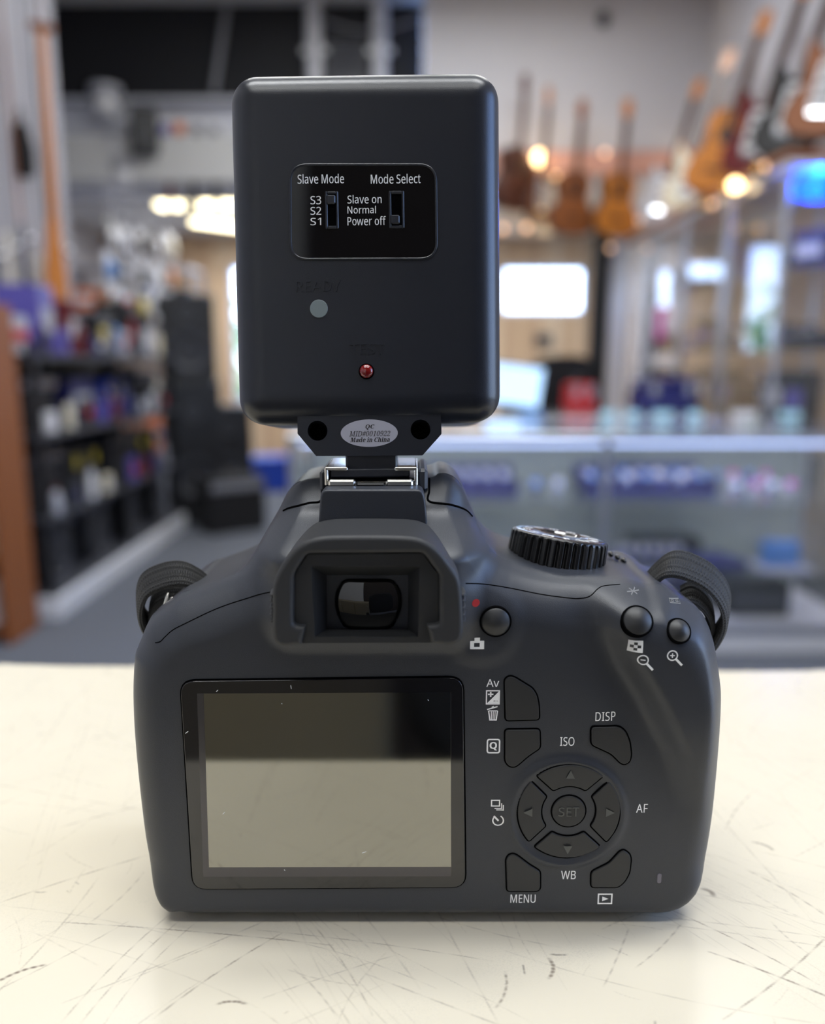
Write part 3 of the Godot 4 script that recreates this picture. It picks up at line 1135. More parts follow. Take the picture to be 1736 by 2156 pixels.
	var gy := [0.0, 0.15, 0.38, 0.62, 0.85, 1.0]
	for yy in 5:
		for xx in 5:
			if not [xx, yy] in [[2, 1], [1, 2], [3, 2], [2, 3]]:
				blob(pr, box_line(lerpf(ck[0], ck[2], gx[xx]), lerpf(ck[1], ck[3], gy[yy]), lerpf(ck[0], ck[2], gx[xx + 1]), lerpf(ck[1], ck[3], gy[yy + 1])), on)
	part(t, "index_print", pr, M.print_white)
	for q in [["zoom_out_print", [49.18, 64.57], false], ["zoom_in_print", [55.32, 65.64], true]]:
		pr = mmb()
		var o := Vector2(q[1][0], q[1][1])
		line(pr, disc(o, 1.05, 24), 0.28, on, true)
		line(pr, PackedVector2Array([o + Vector2(0.8, -0.8), o + Vector2(2.15, -2.2)]), 0.5, on)
		line(pr, PackedVector2Array([o + Vector2(-0.5, 0), o + Vector2(0.5, 0)]), 0.24, on)
		if q[2]:
			line(pr, PackedVector2Array([o + Vector2(0, -0.5), o + Vector2(0, 0.5)]), 0.24, on)
		part(t, q[0], pr, M.print_white)
	pr = mmb()      # exposure compensation
	var ev: Array = [16.11, 52.97, 19.18, 56.3]
	line(pr, box_line(ev[0] + 0.13, ev[1] + 0.13, ev[2] - 0.13, ev[3] - 0.13), 0.26, on, true)
	blob(pr, V([ev[0] + 0.3, ev[1] + 0.3, ev[2] - 0.2, ev[1] + 0.3, ev[2] - 0.2, ev[3] - 0.25]), on)
	line(pr, PackedVector2Array([Vector2(ev[0] + 0.45, ev[3] - 0.95), Vector2(ev[0] + 1.65, ev[3] - 0.95)]), 0.34, on)
	line(pr, PackedVector2Array([Vector2(ev[0] + 1.05, ev[3] - 0.4), Vector2(ev[0] + 1.05, ev[3] - 1.55)]), 0.34, on)
	part(t, "exposure_print", pr, M.print_white)
	pr = mmb()
	line(pr, PackedVector2Array([Vector2(ev[2] - 1.35, ev[1] + 0.8), Vector2(ev[2] - 0.45, ev[1] + 0.8)]), 0.26, on, false, 0.08)
	part(t, "exposure_minus_print", pr, M.seam_black)
	pr = mmb()      # bin
	var bn: Array = [17.72, 50.73]
	var g := Vector2(bn[0], bn[1])
	line(pr, PackedVector2Array([g + Vector2(-0.95, 0.75), g + Vector2(-0.65, -1.4), g + Vector2(0.75, -1.4), g + Vector2(1.0, 0.75)]), 0.28, on)
	for k in [-0.32, 0.05, 0.42]:
		line(pr, PackedVector2Array([g + Vector2(k * 1.15, 0.6), g + Vector2(k, -1.3)]), 0.2, on)
	line(pr, PackedVector2Array([g + Vector2(-1.3, 1.05), g + Vector2(1.0, 1.75)]), 0.3, on)
	line(pr, PackedVector2Array([g + Vector2(-0.95, 0.75), g + Vector2(1.0, 0.75)]), 0.24, on)
	line(pr, PackedVector2Array([g + Vector2(-0.25, 1.5), g + Vector2(0.2, 1.75)]), 0.4, on)
	part(t, "bin_print", pr, M.print_white)
	pr = mmb()      # Q in a frame
	var qq: Array = [16.46, 41.36, 19.51, 44.88]
	line(pr, round_poly(box_line(qq[0] + 0.17, qq[1] + 0.17, qq[2] - 0.17, qq[3] - 0.17), 0.5, 3), 0.34, on, true)
	lettering(pr, "Q", "Droid Sans", (qq[0] + qq[2]) / 2, (qq[1] + qq[3]) / 2 - 0.05, 1.7, 2.0, on, 0.05, 0.0, 700)
	part(t, "quick_print", pr, M.print_white)
	pr = mmb()      # playback frame
	var pb: Array = [42.74, 3.84, 46.13, 6.54]
	line(pr, box_line(pb[0] + 0.15, pb[1] + 0.15, pb[2] - 0.15, pb[3] - 0.15), 0.32, on, true)
	var px: float = (pb[0] + pb[2]) / 2
	var py: float = (pb[1] + pb[3]) / 2
	blob(pr, V([px - 0.65, py - 0.6, px + 0.8, py, px - 0.65, py + 0.6]), on)
	part(t, "playback_print", pr, M.print_white)
	pr = mmb()      # drive frames and self-timer
	var dv: Array = [18.97, 29.13]
	var o2 := Vector2(dv[0], dv[1])
	line(pr, box_line(o2.x - 1.15, o2.y - 0.55, o2.x + 0.65, o2.y + 0.85), 0.28, on, true)
	for k in [0.38, 0.76]:
		line(pr, PackedVector2Array([o2 + Vector2(-0.85 + k, -0.75 - k), o2 + Vector2(0.75 + k, -0.75 - k), o2 + Vector2(0.75 + k, 0.5 - k)]), 0.24, on)
	part(t, "drive_print", pr, M.print_white)
	pr = mmb()
	var tm: Array = [19.37, 25.02]
	var o3 := Vector2(tm[0], tm[1])
	var arc := PackedVector2Array()
	for i in 22:
		arc.append(o3 + Vector2.from_angle(lerpf(PI * 0.35, -PI * 1.3, i / 21.0)) * 1.2)
	line(pr, arc, 0.3, on)
	line(pr, PackedVector2Array([o3 + Vector2(-1.0, 1.1), o3 + Vector2(0.1, -0.1)]), 0.42, on)
	part(t, "timer_print", pr, M.print_white)


func mode_dial(t: Node3D) -> void:
	var at := Vector3(0, 0, -25.5)
	var ctr: Array = [35.32, 81.48]
	at.x = ctr[0]
	at.y = ctr[1]
	var k := Node3D.new()
	k.name = "mode_dial"
	t.add_child(k)
	k.transform = Transform3D(Basis(Vector3.BACK, deg_to_rad(-9.0)) * Basis(Vector3.RIGHT, deg_to_rad(-4.5)), at * MM)
	var b := mmb()
	var rows := []
	for q in [[-5.7, 11.6, 0.0], [-5.1, 12.0, 0.0], [-4.3, 12.05, 0.3], [-3.3, 12.0, 1.0], [2.6, 11.75, 1.0], [3.3, 11.7, 0.9], [3.8, 11.6, 0.0], [4.1, 11.3, 0.0], [4.25, 10.9, 0.0]]:
		var ring := PackedVector3Array()
		for i in 288:
			var a := TAU * i / 288
			var r: float = q[1] - q[2] * 0.8 * pow(maxf(0.0, sin(a * 36.0)), 0.7)
			ring.append(Vector3(cos(a) * r, q[0], sin(a) * r))
		rows.append(ring)
	b.loft(rows, false)
	part(k, "grip_ring", b, M.dial_black)
	b = mmb()
	b.lathe([Vector2(10.9, 4.2), Vector2(10.6, 4.3), Vector2(5.2, 4.3), Vector2(4.9, 4.0), Vector2(0, 3.9)], 48)
	part(k, "top_disc", b, M.bezel_gloss)
	var word := ["P", "Tv", "Av", "M", "", "", "", "", "", "", "", "CA"]
	b = mmb()
	for i in word.size():
		b.xf = Transform3D(Basis.from_scale(Vector3.ONE * MM), Vector3.ZERO) * Transform3D(Basis(Vector3.UP, TAU * i / word.size()) * Basis(Vector3.RIGHT, -PI / 2), Vector3(0, 4.3, 0))
		if not word[i]:      # a small pictogram
			line(b, box_line(-0.9, -8.9, 0.9, -7.5), 0.3, level(0.0), true)
			blob(b, disc(Vector2(0, -8.2), 0.35, 12), level(0.0))
			continue
		lettering(b, word[i], "Droid Sans", 0, -8.2, 1.5 * word[i].length(), 2.4, level(0.0), 0.06, 0.0, 600)
	part(k, "mode_print", b, M.print_white)
	# well below the dial and the power lever beside it
	b = mb(Transform3D(k.transform.basis * Basis.from_scale(Vector3.ONE * MM), k.position))
	b.lathe([Vector2(0, -7.4), Vector2(12.3, -7.4), Vector2(12.3, -5.4), Vector2(0, -5.4)], 48)
	part(t, "dial_well", b, M.seam_black)
	var lv: Array = [49.5, 79.31, 51.2, 78.57, 52.79, 77.72, 48.6, 78.08, 53.67, 76.86]
	b = mmb()
	b.tube([Vector3(lv[6] - 3, lv[7] - 0.9, -30), Vector3(lv[8], lv[9] - 0.9, -30)], 1.9, 10)
	var lever := part(t, "power_lever", b, M.camera_plastic)
	for i in 3:
		b = mmb()
		b.ball(Vector3(lv[i * 2], lv[i * 2 + 1] + 0.5, -29.6), Vector3(0.7, 0.7, 1.6), 10, 6)
		part(lever, "lever_ridge", b, M.dial_black)


func web(b: MB, path: PackedVector2Array, z0: Callable, wide: float, thick: float, across: Vector3) -> void:      # nylon band: its middle in x and y, and the direction of its width
	var pts := catmull(path, 8, false)
	var rows := []
	for i in pts.size():
		var t := (pts[mini(i + 1, pts.size() - 1)] - pts[maxi(i - 1, 0)]).normalized()
		var n := Vector2(-t.y, t.x)
		var z: float = z0.call(i / float(pts.size() - 1))
		var ring := PackedVector3Array()
		for k in 56:
			var a := TAU * k / 56
			var s := clampf(cos(a) * 1.15, -1.0, 1.0)
			var h := sin(a)
			h = signf(h) * pow(absf(h), 0.35) * (1.0 + 0.3 * cos(s * 2.5 * TAU))
			var p := pts[i] + n * h * thick / 2
			ring.append(Vector3(p.x, p.y, z) + across.normalized() * s * wide / 2)
		rows.append(ring)
	b.loft(rows)


func strap(t: Node3D) -> void:
	var b := mmb()
	web(b, V([-62.75, 63.79, -64.81, 65.71, -65.58, 70, -63.94, 74.49, -59.37, 76.84, -54.8, 77.31, -51.14, 75.67, -48.74, 73.55]), func(_u): return -20.0, 9.0, 1.4, Vector3(0.3, -0.42, 0.85))
	var s := part(t, "strap", b, M.nylon, "black nylon strap loop at the left lug")
	b = mmb()
	web(b, V([-60.16, 62.83, -62.33, 64.99, -62.94, 68.22, -61.38, 71.42, -58.34, 72.84, -55.04, 72.84]), func(_u): return -21.0, 9.0, 1.4, Vector3(0.2, -0.3, 0.9))
	part(s, "strap_layer", b, M.nylon)
	b = mmb()
	var lg: Array = [-57.58, 73.31, -58.19, 70.53, -56.75, 72.15]
	b.tube([Vector3(lg[0], lg[1], -17), Vector3(lg[2], lg[3], -14.5), Vector3(lg[4], lg[5], -17)], 0.55, 8)
	part(s, "lug_ring", b, M.steel)
	b = mmb()
	web(b, V([55.43, 74.12, 57.95, 77.38, 60.95, 79.93, 65.23, 79.46, 70.46, 76.68, 73.81, 72.25, 74.37, 67.55, 72.6, 63.52, 70.26, 61.13]), func(u): return -20.0 + 4.0 * u, 9.6, 1.4, Vector3(-0.38, -0.42, 0.82))
	s = part(t, "strap", b, M.nylon, "black nylon strap loop at the right lug")
	b = mmb()
	web(b, V([63.9, 72.15, 66.3, 73.08, 69.34, 70.99, 71.13, 67.73, 71.08, 65.15, 69.67, 62.79, 67.92, 61.84]), func(_u): return -18.0, 9.0, 1.4, Vector3(-0.25, -0.3, 0.9))
	part(s, "strap_layer", b, M.nylon)
	b = mmb()
	web(b, V([70.8, 60.22, 73.24, 55.27, 74.29, 50.28, 74.24, 43.97]), func(_u): return -26.0, 9.0, 1.4, Vector3(0, 0, 1))
	part(s, "strap_tail", b, M.nylon)


# ---------------------------------------------------------------- the flash on its shoe

func slave_flash() -> void:
	var t := thing("slave_flash", "black rectangular slave flash unit standing upright on the camera's accessory shoe", "flash", Vector3(-0.00967, 1.10639, -0.01300), Basis(Vector3.BACK, deg_to_rad(0.7)) * Basis(Vector3.RIGHT, deg_to_rad(-6.5)))
	var cn := V([-29.49, 84.87, 29.92, 84.22, 29.9, 6.83, -30.23, 7.45])
	var x0 := (cn[0].x + cn[3].x) / 2
	var x1 := (cn[1].x + cn[2].x) / 2
	var y0 := (cn[2].y + cn[3].y) / 2
	var y1 := (cn[0].y + cn[1].y) / 2
	var c := Vector2((x0 + x1) / 2, (y0 + y1) / 2)
	var hw := Vector2((x1 - x0) / 2, (y1 - y0) / 2)
	var face := func(x, y):
		var q := Vector2(absf(x - c.x), absf(y - c.y)) - hw + Vector2.ONE * 6.0
		var d := 6.0 - Vector2(maxf(q.x, 0), maxf(q.y, 0)).length() - minf(maxf(q.x, q.y), 0.0)
		var w := 6.8
		var k := clampf((w - d) / w, 0.0, 1.0)
		return -6.2 * (1.0 - sqrt(1.0 - k * k * 0.995)) - 0.012 * Vector2(x - c.x, (y - c.y) * 0.7).length_squared() * 0.02
	var b := mmb()
	pillow(b, resample(rrect(x0, y0, x1, y1, 6.0, 8), 420), c, face, 60, 1.5, -32.0, 4.0)
	part(t, "housing", b, M.flash_plastic)
	# glossy switch panel in its rim
	b = mmb()
	var pn := round_poly(V([-16.2, 63.6, 15.52, 63.2, 15.53, 43.08, -16.56, 43.37]), 3.6, 6)
	var rim := resample(pn, 120)
	var loop := []
	for i in 121:
		loop.append(Vector3(rim[i % 120].x, rim[i % 120].y, 0.08))
	b.tube(loop, 0.28, 8, false)
	var p := part(t, "switch_panel", b, M.flash_plastic)
	b = mmb()
	b.prism(grow(pn, -0.2), -0.5, 0.1)
	part(p, "gloss_plate", b, M.panel_gloss)
	for q in [["slide_switch", [-8.73, 57.72, -5.87, 49.76], [-7.42, 55.98]], ["slide_switch", [5.18, 57.64, 8.51, 49.68], [6.55, 51.54]]]:
		var e: Array = q[1]
		var m := Vector2((e[0] + e[2]) / 2, (e[1] + e[3]) / 2)
		var ww: float = e[2] - e[0]
		var hh: float = e[1] - e[3]
		b = mmb()
		for s in [-1, 1]:
			b.box(Vector3(m.x + s * (ww / 2 - 0.25), m.y, 0.25), Vector3(0.5, hh, 0.5), 0.15)
			b.box(Vector3(m.x, m.y + s * (hh / 2 - 0.3), 0.25), Vector3(ww - 0.9, 0.6, 0.5), 0.15)
		var sw := part(p, q[0], b, M.flash_plastic)
		b = mmb()
		b.box(Vector3(m.x, m.y, 0.1), Vector3(ww - 0.9, hh - 1.0, 0.06))
		part(sw, "slot", b, M.seam_black)
		b = mmb()
		b.box(Vector3(q[2][0], q[2][1], 0.35), Vector3(1.9, 1.9, 0.7), 0.25)
		part(sw, "knob", b, M.flash_plastic)
	for q in [["Slave Mode", [-14.68, 61.53, -4.55, 59.48], 0], ["Mode Select", [1.29, 61.33, 12.16, 59.27], 0], ["S3", [-11.97, 56.84, -9.62, 55.09], 0], ["S2", [-12.02, 54.51, -9.66, 52.86], 0], ["S1", [-12.07, 52.18, -9.71, 50.62], 0], ["Slave on", [-3.87, 56.95, 3.59, 55.13], 0], ["Normal", [-3.91, 54.61, 2.31, 53.01], 0], ["Power off", [-3.95, 52.38, 4.46, 50.44], 0]]:
		var e: Array = q[1]
		b = mmb()
		lettering(b, q[0], "Droid Sans", (e[0] + e[2]) / 2, (e[1] + e[3]) / 2, e[2] - e[0], e[1] - e[3], level(0.1), 0.04)
		part(p, "panel_print", b, M.print_white)
	# embossed words
	for q in [["READY", [-15.62, 38.64, -5.71, 36.35]], ["TEST", [-3.92, 24.84, 3.73, 22.56]]]:
		var e: Array = q[1]
		b = mmb()
		lettering(b, q[0], "Droid Sans", (e[0] + e[2]) / 2, (e[1] + e[3]) / 2, e[2] - e[0], e[1] - e[3], face, 0.18)
		part(t, "embossed_word", b, M.flash_plastic)
	var rd: Array = [-10.61, 32.59]
	b = mmb()
	b.prism(disc(Vector2(rd[0], rd[1]), 1.98, 40), -0.5, 0.16, 0.1, 2)
	part(t, "ready_lamp", b, M.ready_lens, "grey translucent lamp disc")
	rd = [-0.33, 18.75]
	b = mmb()
	b.prism(disc(Vector2(rd[0], rd[1]), 1.75, 40), -0.5, 0.1)
	var tb := part(t, "test_button", b, M.seam_black)
	b = mmb()
	var o := Vector2(rd[0], rd[1])
	pillow(b, disc(o, 1.5, 36), o, func(x, y): return -0.1 + sqrt(maxf(0.0, 2.6 - Vector2(x, y).distance_squared_to(o))) * 0.8, 10, 1.3, -0.4, 0.05)
	part(tb, "button_dome", b, M.red_lens, "glossy red test button")

	# hinge block with its two holes, neck and foot
	b = mmb()
	var hb := V([-16.12, 10.23, 16.11, 9.84, 16.28, 5.47, 16.27, 4.72, 11.93, -0.04, -12.15, 0.14, -16.23, 5.22, -16.21, 5.86, -11.71, 5.81, 11.56, 5.52, -9.46, 5.78])
	var r := hb[10].x - hb[8].x
	for up in [true, false]:
		var poly := PackedVector2Array()
		poly.append_array([hb[0], hb[1]] if up else [hb[6], hb[5], hb[4], hb[3]])
		poly.append(Vector2(hb[2].x, hb[8].y))
		for h in [hb[9], hb[8]]:
			for i in 13:
				var a := (PI * i / 12.0) * (1.0 if up else -1.0)
				poly.append(Vector2(h.x, hb[8].y) + Vector2(cos(a), sin(a)) * r)
		poly.append(Vector2(hb[7].x, hb[8].y))
		b.prism(poly, -7.0, -2.0, 0.0)
	b.prism(PackedVector2Array([hb[0], hb[1], hb[3], hb[4], hb[5], hb[6]]), -13.0, -7.0)
	var hk := part(t, "hinge_block", b, M.flash_plastic)
	for h in [hb[8], hb[9]]:
		b = mmb()
		b.prism(disc(h, r - 0.05, 24), -6.9, -6.4)
		part(hk, "screw_hole", b, M.seam_black)
	var sk: Array = [-0.03, 5.13, 6.41, 5.05, 0.02, 8.22]
	b = mmb()
	b.prism(disc(Vector2(sk[0], sk[1]), sk[2] - sk[0], 56, sk[5] - sk[1]), -2.1, -1.9)
	var stk := part(t, "inspection_sticker", b, M.sticker_silver, "oval silver inspection sticker")
	for q in [["QC", [-0.96, 7.17, 1.16, 5.76], 700], ["MID#0010922", [-4.52, 5.72, 4.79, 4.33], 400], ["Made in China", [-4.33, 4.33, 4.77, 3.04], 700]]:
		var e: Array = q[1]
		b = mmb()
		lettering(b, q[0], "Droid Serif", (e[0] + e[2]) / 2, (e[1] + e[3]) / 2, e[2] - e[0] - 0.2, (e[1] - e[3]) * 0.86, level(-1.9), 0.04, 0.22, q[2])
		part(stk, "sticker_print", b, M.ink)
	var nk := V([-5.64, 0.6, 6.2, 0.46, 6.15, -3.34, -5.71, -3.2])
	b = mmb()
	b.box(Vector3((nk[0].x + nk[1].x) / 2, (nk[0].y + nk[2].y) / 2, -9.0), Vector3(nk[1].x - nk[0].x, nk[0].y - nk[2].y, 11.0), 0.4)
	part(t, "neck", b, M.flash_plastic)
	var ft := V([-8.98, -2.9, 8.99, -3.12, 8.97, -4.84, -9.01, -4.62])
	b = mmb()
	b.box(Vector3((ft[0].x + ft[1].x) / 2, (ft[0].y + ft[2].y) / 2, -10.0), Vector3(ft[1].x - ft[0].x, ft[0].y - ft[2].y, 17.0), 0.3)
	part(t, "foot", b, M.flash_plastic)


# ---------------------------------------------------------------- the shop behind, out of focus

const ORD := ["first", "second", "third", "fourth", "fifth", "sixth", "seventh", "eighth", "ninth", "tenth", "eleventh", "twelfth", "thirteenth", "fourteenth", "fifteenth", "sixteenth", "seventeenth", "eighteenth", "nineteenth", "twentieth", "twenty-first", "twenty-second", "twenty-third", "twenty-fourth"]

func background_materials() -> void:
	mat("dark_trim", Color8(44, 38, 34), 0.5)
	mat("dark_wall", Color8(62, 54, 50), 0.8)
	mat("tan_board", Color8(146, 136, 114), 0.7)
	mat("cabinet_grey", Color8(150, 145, 135), 0.6)
	grain(mat("wall_grey", Color8(188, 188, 196), 0.9), M.mid, 0.6, 0.05)
	grain(mat("ceiling_white", Color8(205, 205, 205), 0.95), M.mid, 0.6, 0.05)
	grain(mat("black_paint", Color8(20, 22, 28), 0.8), M.mid, 0.6, 0.05)
	var cp := mat("carpet", Color.WHITE, 0.95, 0.0, 0.2)
	cp.albedo_texture = noise_tex(0.12, 512, 12, two(Color8(92, 96, 106), Color8(122, 126, 134)), 3)
	cp.uv1_triplanar = true
	cp.uv1_scale = Vector3.ONE / 0.8
	for k in 4:
		var c: Color = [Color8(214, 184, 150), Color8(222, 196, 164), Color8(204, 172, 140), Color8(226, 204, 176)][k]
		mat("plank_%d" % k, c, 0.55)
	mat("slat_white", Color8(226, 228, 238), 0.5)
	mat("slat_gap", Color8(150, 152, 162), 0.7)
	mat("pink_light_wash", Color8(196, 150, 138), 0.6)  # the pink wash of the bulbs, put into the colour
	mat("aluminium", Color8(196, 200, 208), 0.3, 0.9)
	mat("white_metal", Color8(226, 228, 234), 0.35)
	mat("white_plastic", Color8(226, 226, 230), 0.35)
	mat("black_plastic", Color8(24, 25, 29), 0.42)
	mat("black_cloth", Color8(22, 22, 26), 0.85)
	mat("dark_grey", Color8(62, 64, 72), 0.5)
	mat("mid_grey", Color8(128, 130, 140), 0.55)
	mat("light_grey", Color8(182, 184, 194), 0.5)
	mat("navy", Color8(30, 34, 96), 0.5)
	mat("blue", Color8(28, 66, 178), 0.4)
	mat("sky_blue", Color8(70, 130, 200), 0.45)
	mat("pale_cyan", Color8(176, 220, 236), 0.2)
	mat("violet", Color8(92, 84, 168), 0.4)
	mat("magenta", Color8(214, 66, 170), 0.35)
	mat("red", Color8(188, 32, 38), 0.45)
	mat("dark_red", Color8(104, 22, 26), 0.3)
	mat("orange", Color8(222, 116, 36), 0.5)
	mat("yellow", Color8(214, 192, 62), 0.45)
	mat("green", Color8(60, 120, 70), 0.6)
	mat("peach", Color8(226, 160, 120), 0.6)
	mat("cream", Color8(222, 214, 190), 0.55)
	mat("brown_wood", Color8(142, 82, 40), 0.5)
	mat("amber_wood", Color8(196, 122, 46), 0.3)
	mat("paddle_wood", Color8(212, 130, 42), 0.4)
	mat("dark_wood", Color8(70, 40, 26), 0.35)
	mat("rosewood", Color8(96, 56, 44), 0.4)
	mat("case_back", Color8(150, 158, 152), 0.7)
	mat("chrome", Color8(220, 222, 228), 0.12, 1.0)
	mat("brass", Color8(206, 168, 92), 0.25, 1.0)
	var gl := mat("pane", Color(0.80, 0.86, 0.86, 0.02), 0.02)
	gl.transparency = BaseMaterial3D.TRANSPARENCY_ALPHA
	var lf := mat("leaf", Color8(150, 190, 84), 0.6)
	lf.backlight_enabled = true
	lf.backlight = Color(0.3, 0.45, 0.12)
	glow("tube_light", Color(1.0, 0.95, 0.80), 7.0)
	glow("bulb_light", Color(1.0, 0.86, 0.62), 9.0)
	glow("dim_bulb_light", Color(1.0, 0.80, 0.66), 2.2)
	glow("strip_light", Color(0.72, 0.80, 1.0), 3.0)
	glow("neon_light", Color(0.02, 0.34, 1.0), 2.0)
	glow("screen_light", Color(0.72, 0.86, 1.0), 1.1)


func fixture(at: Vector3, energy: float, label: String, length := 1.2, turn := 0.0, deep := 0.3) -> void:
	var t := thing("ceiling_light", label, "light", at, Basis(Vector3.UP, turn))
	var b := mb()
	b.box(Vector3(0, -0.02, 0), Vector3(length + 0.06, 0.04, deep), 0.006)
	part(t, "housing", b, M.white_metal)
	for s in [-0.25, 0.25]:
		b = mb()
		b.tube([Vector3(-length / 2, -0.062, s * deep), Vector3(length / 2, -0.062, s * deep)], 0.018, 10)
		part(t, "tube_lamp", b, M.tube_light)
	panel_light(t, Vector3(0, -0.085, 0), Basis(Vector3.RIGHT, -PI / 2), Vector2(length, deep), Color(0.97, 0.985, 1.0), energy)


func shop_lights() -> void:
	for i in 4:
		var z: float = [1.0, -0.2, -2.5, -5.0][i]
		fixture(Vector3(-0.62, 3.74, z), [1.6, 3.5, 2.3, 2.6][i], "%s twin-tube ceiling light of the left row over the shop" % ORD[i])
		fixture(Vector3(0.75, 3.74, z), [1.6, 3.5, 2.3, 2.6][i], "%s twin-tube ceiling light of the right row over the shop" % ORD[i])
	# the lower ceiling at the back of the shop
	fixture(Vector3(-1.42, 2.46, -7.0), 2.4, "bright tube light under the low rear ceiling, nearest the white slat panel", 0.9, 0.0, 0.16)
	fixture(Vector3(-2.04, 2.46, -7.0), 0.6, "short bright tube light at the left end under the low rear ceiling", 0.2, 0.0, 0.16)
	fixture(Vector3(-1.72, 2.46, -8.1), 2.4, "slanted bright tube light deepest under the low rear ceiling", 0.9, 0.8, 0.16)
	fixture(Vector3(1.0, 2.46, -7.5), 4.5, "tube light under the low rear ceiling behind the guitars", 1.2, 0.0, 0.2)


func wall_box(b: MB, x0: float, y0: float, z0: float, x1: float, y1: float, z1: float) -> void:
	b.box(Vector3((x0 + x1) / 2, (y0 + y1) / 2, (z0 + z1) / 2), Vector3(absf(x1 - x0), absf(y1 - y0), absf(z1 - z0)))


func window(at: Vector3, w: float, h: float, turn := 0.0) -> void:
	var o := Node3D.new()
	o.name = numbered("window")
	o.position = at
	o.rotation.y = turn
	o.set_meta("kind", "structure")
	add_child(o)
	var b := mb()
	b.box(Vector3(0, 0, 0), Vector3(w, h, 0.008))
	part(o, "pane", b, M.pane)
	b = mb()
	for s in [-1, 1]:
		b.box(Vector3(s * (w / 2 - 0.02), 0, 0), Vector3(0.04, h, 0.06), 0.004)
		b.box(Vector3(0, s * (h / 2 - 0.02), 0), Vector3(w, 0.04, 0.06), 0.004)
	part(o, "window_frame", b, M.white_metal)


func room() -> void:
	var b := mb()
	wall_box(b, -3.5, -0.1, 1.9, 2.3, 0, -9.3)
	struct("floor", b, M.carpet)
	b = mb()
	wall_box(b, -3.5, 3.75, 1.9, 2.3, 3.85, -6.7)
	struct("ceiling", b, M.ceiling_white)
	b = mb()
	wall_box(b, -3.5, 2.47, -6.4, 2.3, 2.8, -9.3)
	struct("ceiling", b, M.ceiling_white)
	b = mb()
	wall_box(b, -2.15, 0, 1.9, -2.05, 3.75, -4.9)
	struct("wall_left", b, M.wall_grey)
	b = mb()
	wall_box(b, -3.5, 0, -4.8, -2.05, 3.75, -4.9)
	wall_box(b, -3.5, 0, -4.8, -3.4, 3.75, -9.3)
	struct("wall_left_rear", b, M.wall_grey)
	b = mb()
	wall_box(b, 2.18, 0, 1.9, 2.3, 3.75, 0.8)
	wall_box(b, 2.18, 0, 0.8, 2.3, 0.95, -0.75)
	wall_box(b, 2.18, 2.5, 0.8, 2.3, 3.75, -0.75)
	wall_box(b, 2.18, 0, -0.75, 2.3, 3.75, -9.3)
	struct("wall_right", b, M.wall_grey)
	window(Vector3(2.24, 1.725, 0.025), 1.55, 1.55, PI / 2)
	# wall behind the photographer: dark, with an unseen pale partition added for fill at its left
	b = mb()
	wall_box(b, -2.15, 0, 1.8, 2.18, 3.75, 1.9)
	struct("wall_front", b, M.dark_wall)
	b = mb()
	wall_box(b, -2.05, 0, 1.74, -0.27, 2.6, 1.8)
	struct("wall_partition", b, M.ceiling_white)
	# back wall of upright boards round its windows
	var holes := [Rect2(-2.03, 0.66, 0.5, 1.5), Rect2(-0.88, 1.2, 0.44, 1.2), Rect2(-0.27, 1.98, 0.5, 0.24), Rect2(0.36, 1.64, 0.42, 0.5), Rect2(0.98, 1.63, 0.94, 0.52)]
	b = mb()
	var xs := [-3.4, 2.18]
	for r in holes:
		xs.append_array([r.position.x, r.end.x])
	xs.sort()
	for i in xs.size() - 1:
		var m: float = (xs[i] + xs[i + 1]) / 2
		var cut = null
		for r in holes:
			if m > r.position.x and m < r.end.x:
				cut = r
		if cut == null:
			wall_box(b, xs[i], 0, -9.15, xs[i + 1], 2.5, -9.25)
		else:
			wall_box(b, xs[i], 0, -9.15, xs[i + 1], cut.position.y, -9.25)
			wall_box(b, xs[i], cut.end.y, -9.15, xs[i + 1], 2.5, -9.25)
	var back := struct("wall_back", b, M.plank_2)
	var x := -3.4
	var n := 0
	while x < 2.17:
		var w := 0.13
		var spans := [[0.0, 2.5]]
		for r in holes:
			if x + w > r.position.x and x < r.end.x:
				spans = [[0.0, r.position.y], [r.end.y, 2.5]]
		for s in spans:
			b = mb()
			b.box(Vector3(x + w / 2, (s[0] + s[1]) / 2, -9.14), Vector3(w - 0.016, s[1] - s[0], 0.02), 0.004)
			part(back, "board", b, M["plank_%d" % [0, 2, 1, 3, 0, 1, 2][n % 7]])
		x += w
		n += 1
	for r in holes:
		window(Vector3(r.get_center().x, r.get_center().y, -9.2), r.size.x, r.size.y)
	# bulkhead at the rear left: black above, white slats below
	b = mb()
	wall_box(b, -3.4, 3.06, -6.52, 0.08, 3.75, -6.6)
	struct("wall_bulkhead", b, M.black_paint)
	b = mb()
	wall_box(b, -3.4, 2.36, -6.55, 0.08, 3.06, -6.6)
	var sl := struct("wall_slat_panel", b, M.slat_gap)
	for i in 11:
		b = mb()
		b.box(Vector3(-1.66, 2.395 + i * 0.062, -6.54), Vector3(3.48, 0.05, 0.024), 0.006)
		part(sl, "slat", b, M.slat_white)
	b = mb()
	wall_box(b, -3.4, 3.04, -6.42, 0.08, 3.075, -6.55)
	struct("trim_1", b, M.light_grey)
	# grey wall at the rear right that the guitars hang on, its painted strip of pink bulb light and the post below
	b = mb()
	wall_box(b, 0.08, 2.065, -6.3, 2.18, 3.75, -6.4)
	struct("wall_guitar", b, M.wall_grey)
	b = mb()
	wall_box(b, 0.08, 2.50, -6.27, 2.18, 2.66, -6.3)
	struct("trim_2", b, M.pink_light_wash)
	b = mb()
	wall_box(b, 1.38, 0, -6.22, 1.5, 2.065, -6.36)
	struct("trim_3", b, M.black_paint)
	b = mb()
	wall_box(b, -2.05, 0, -3.2, -2.035, 0.1, -4.9)
	struct("baseboard_left", b, M.white_metal)


# ---- musical instruments

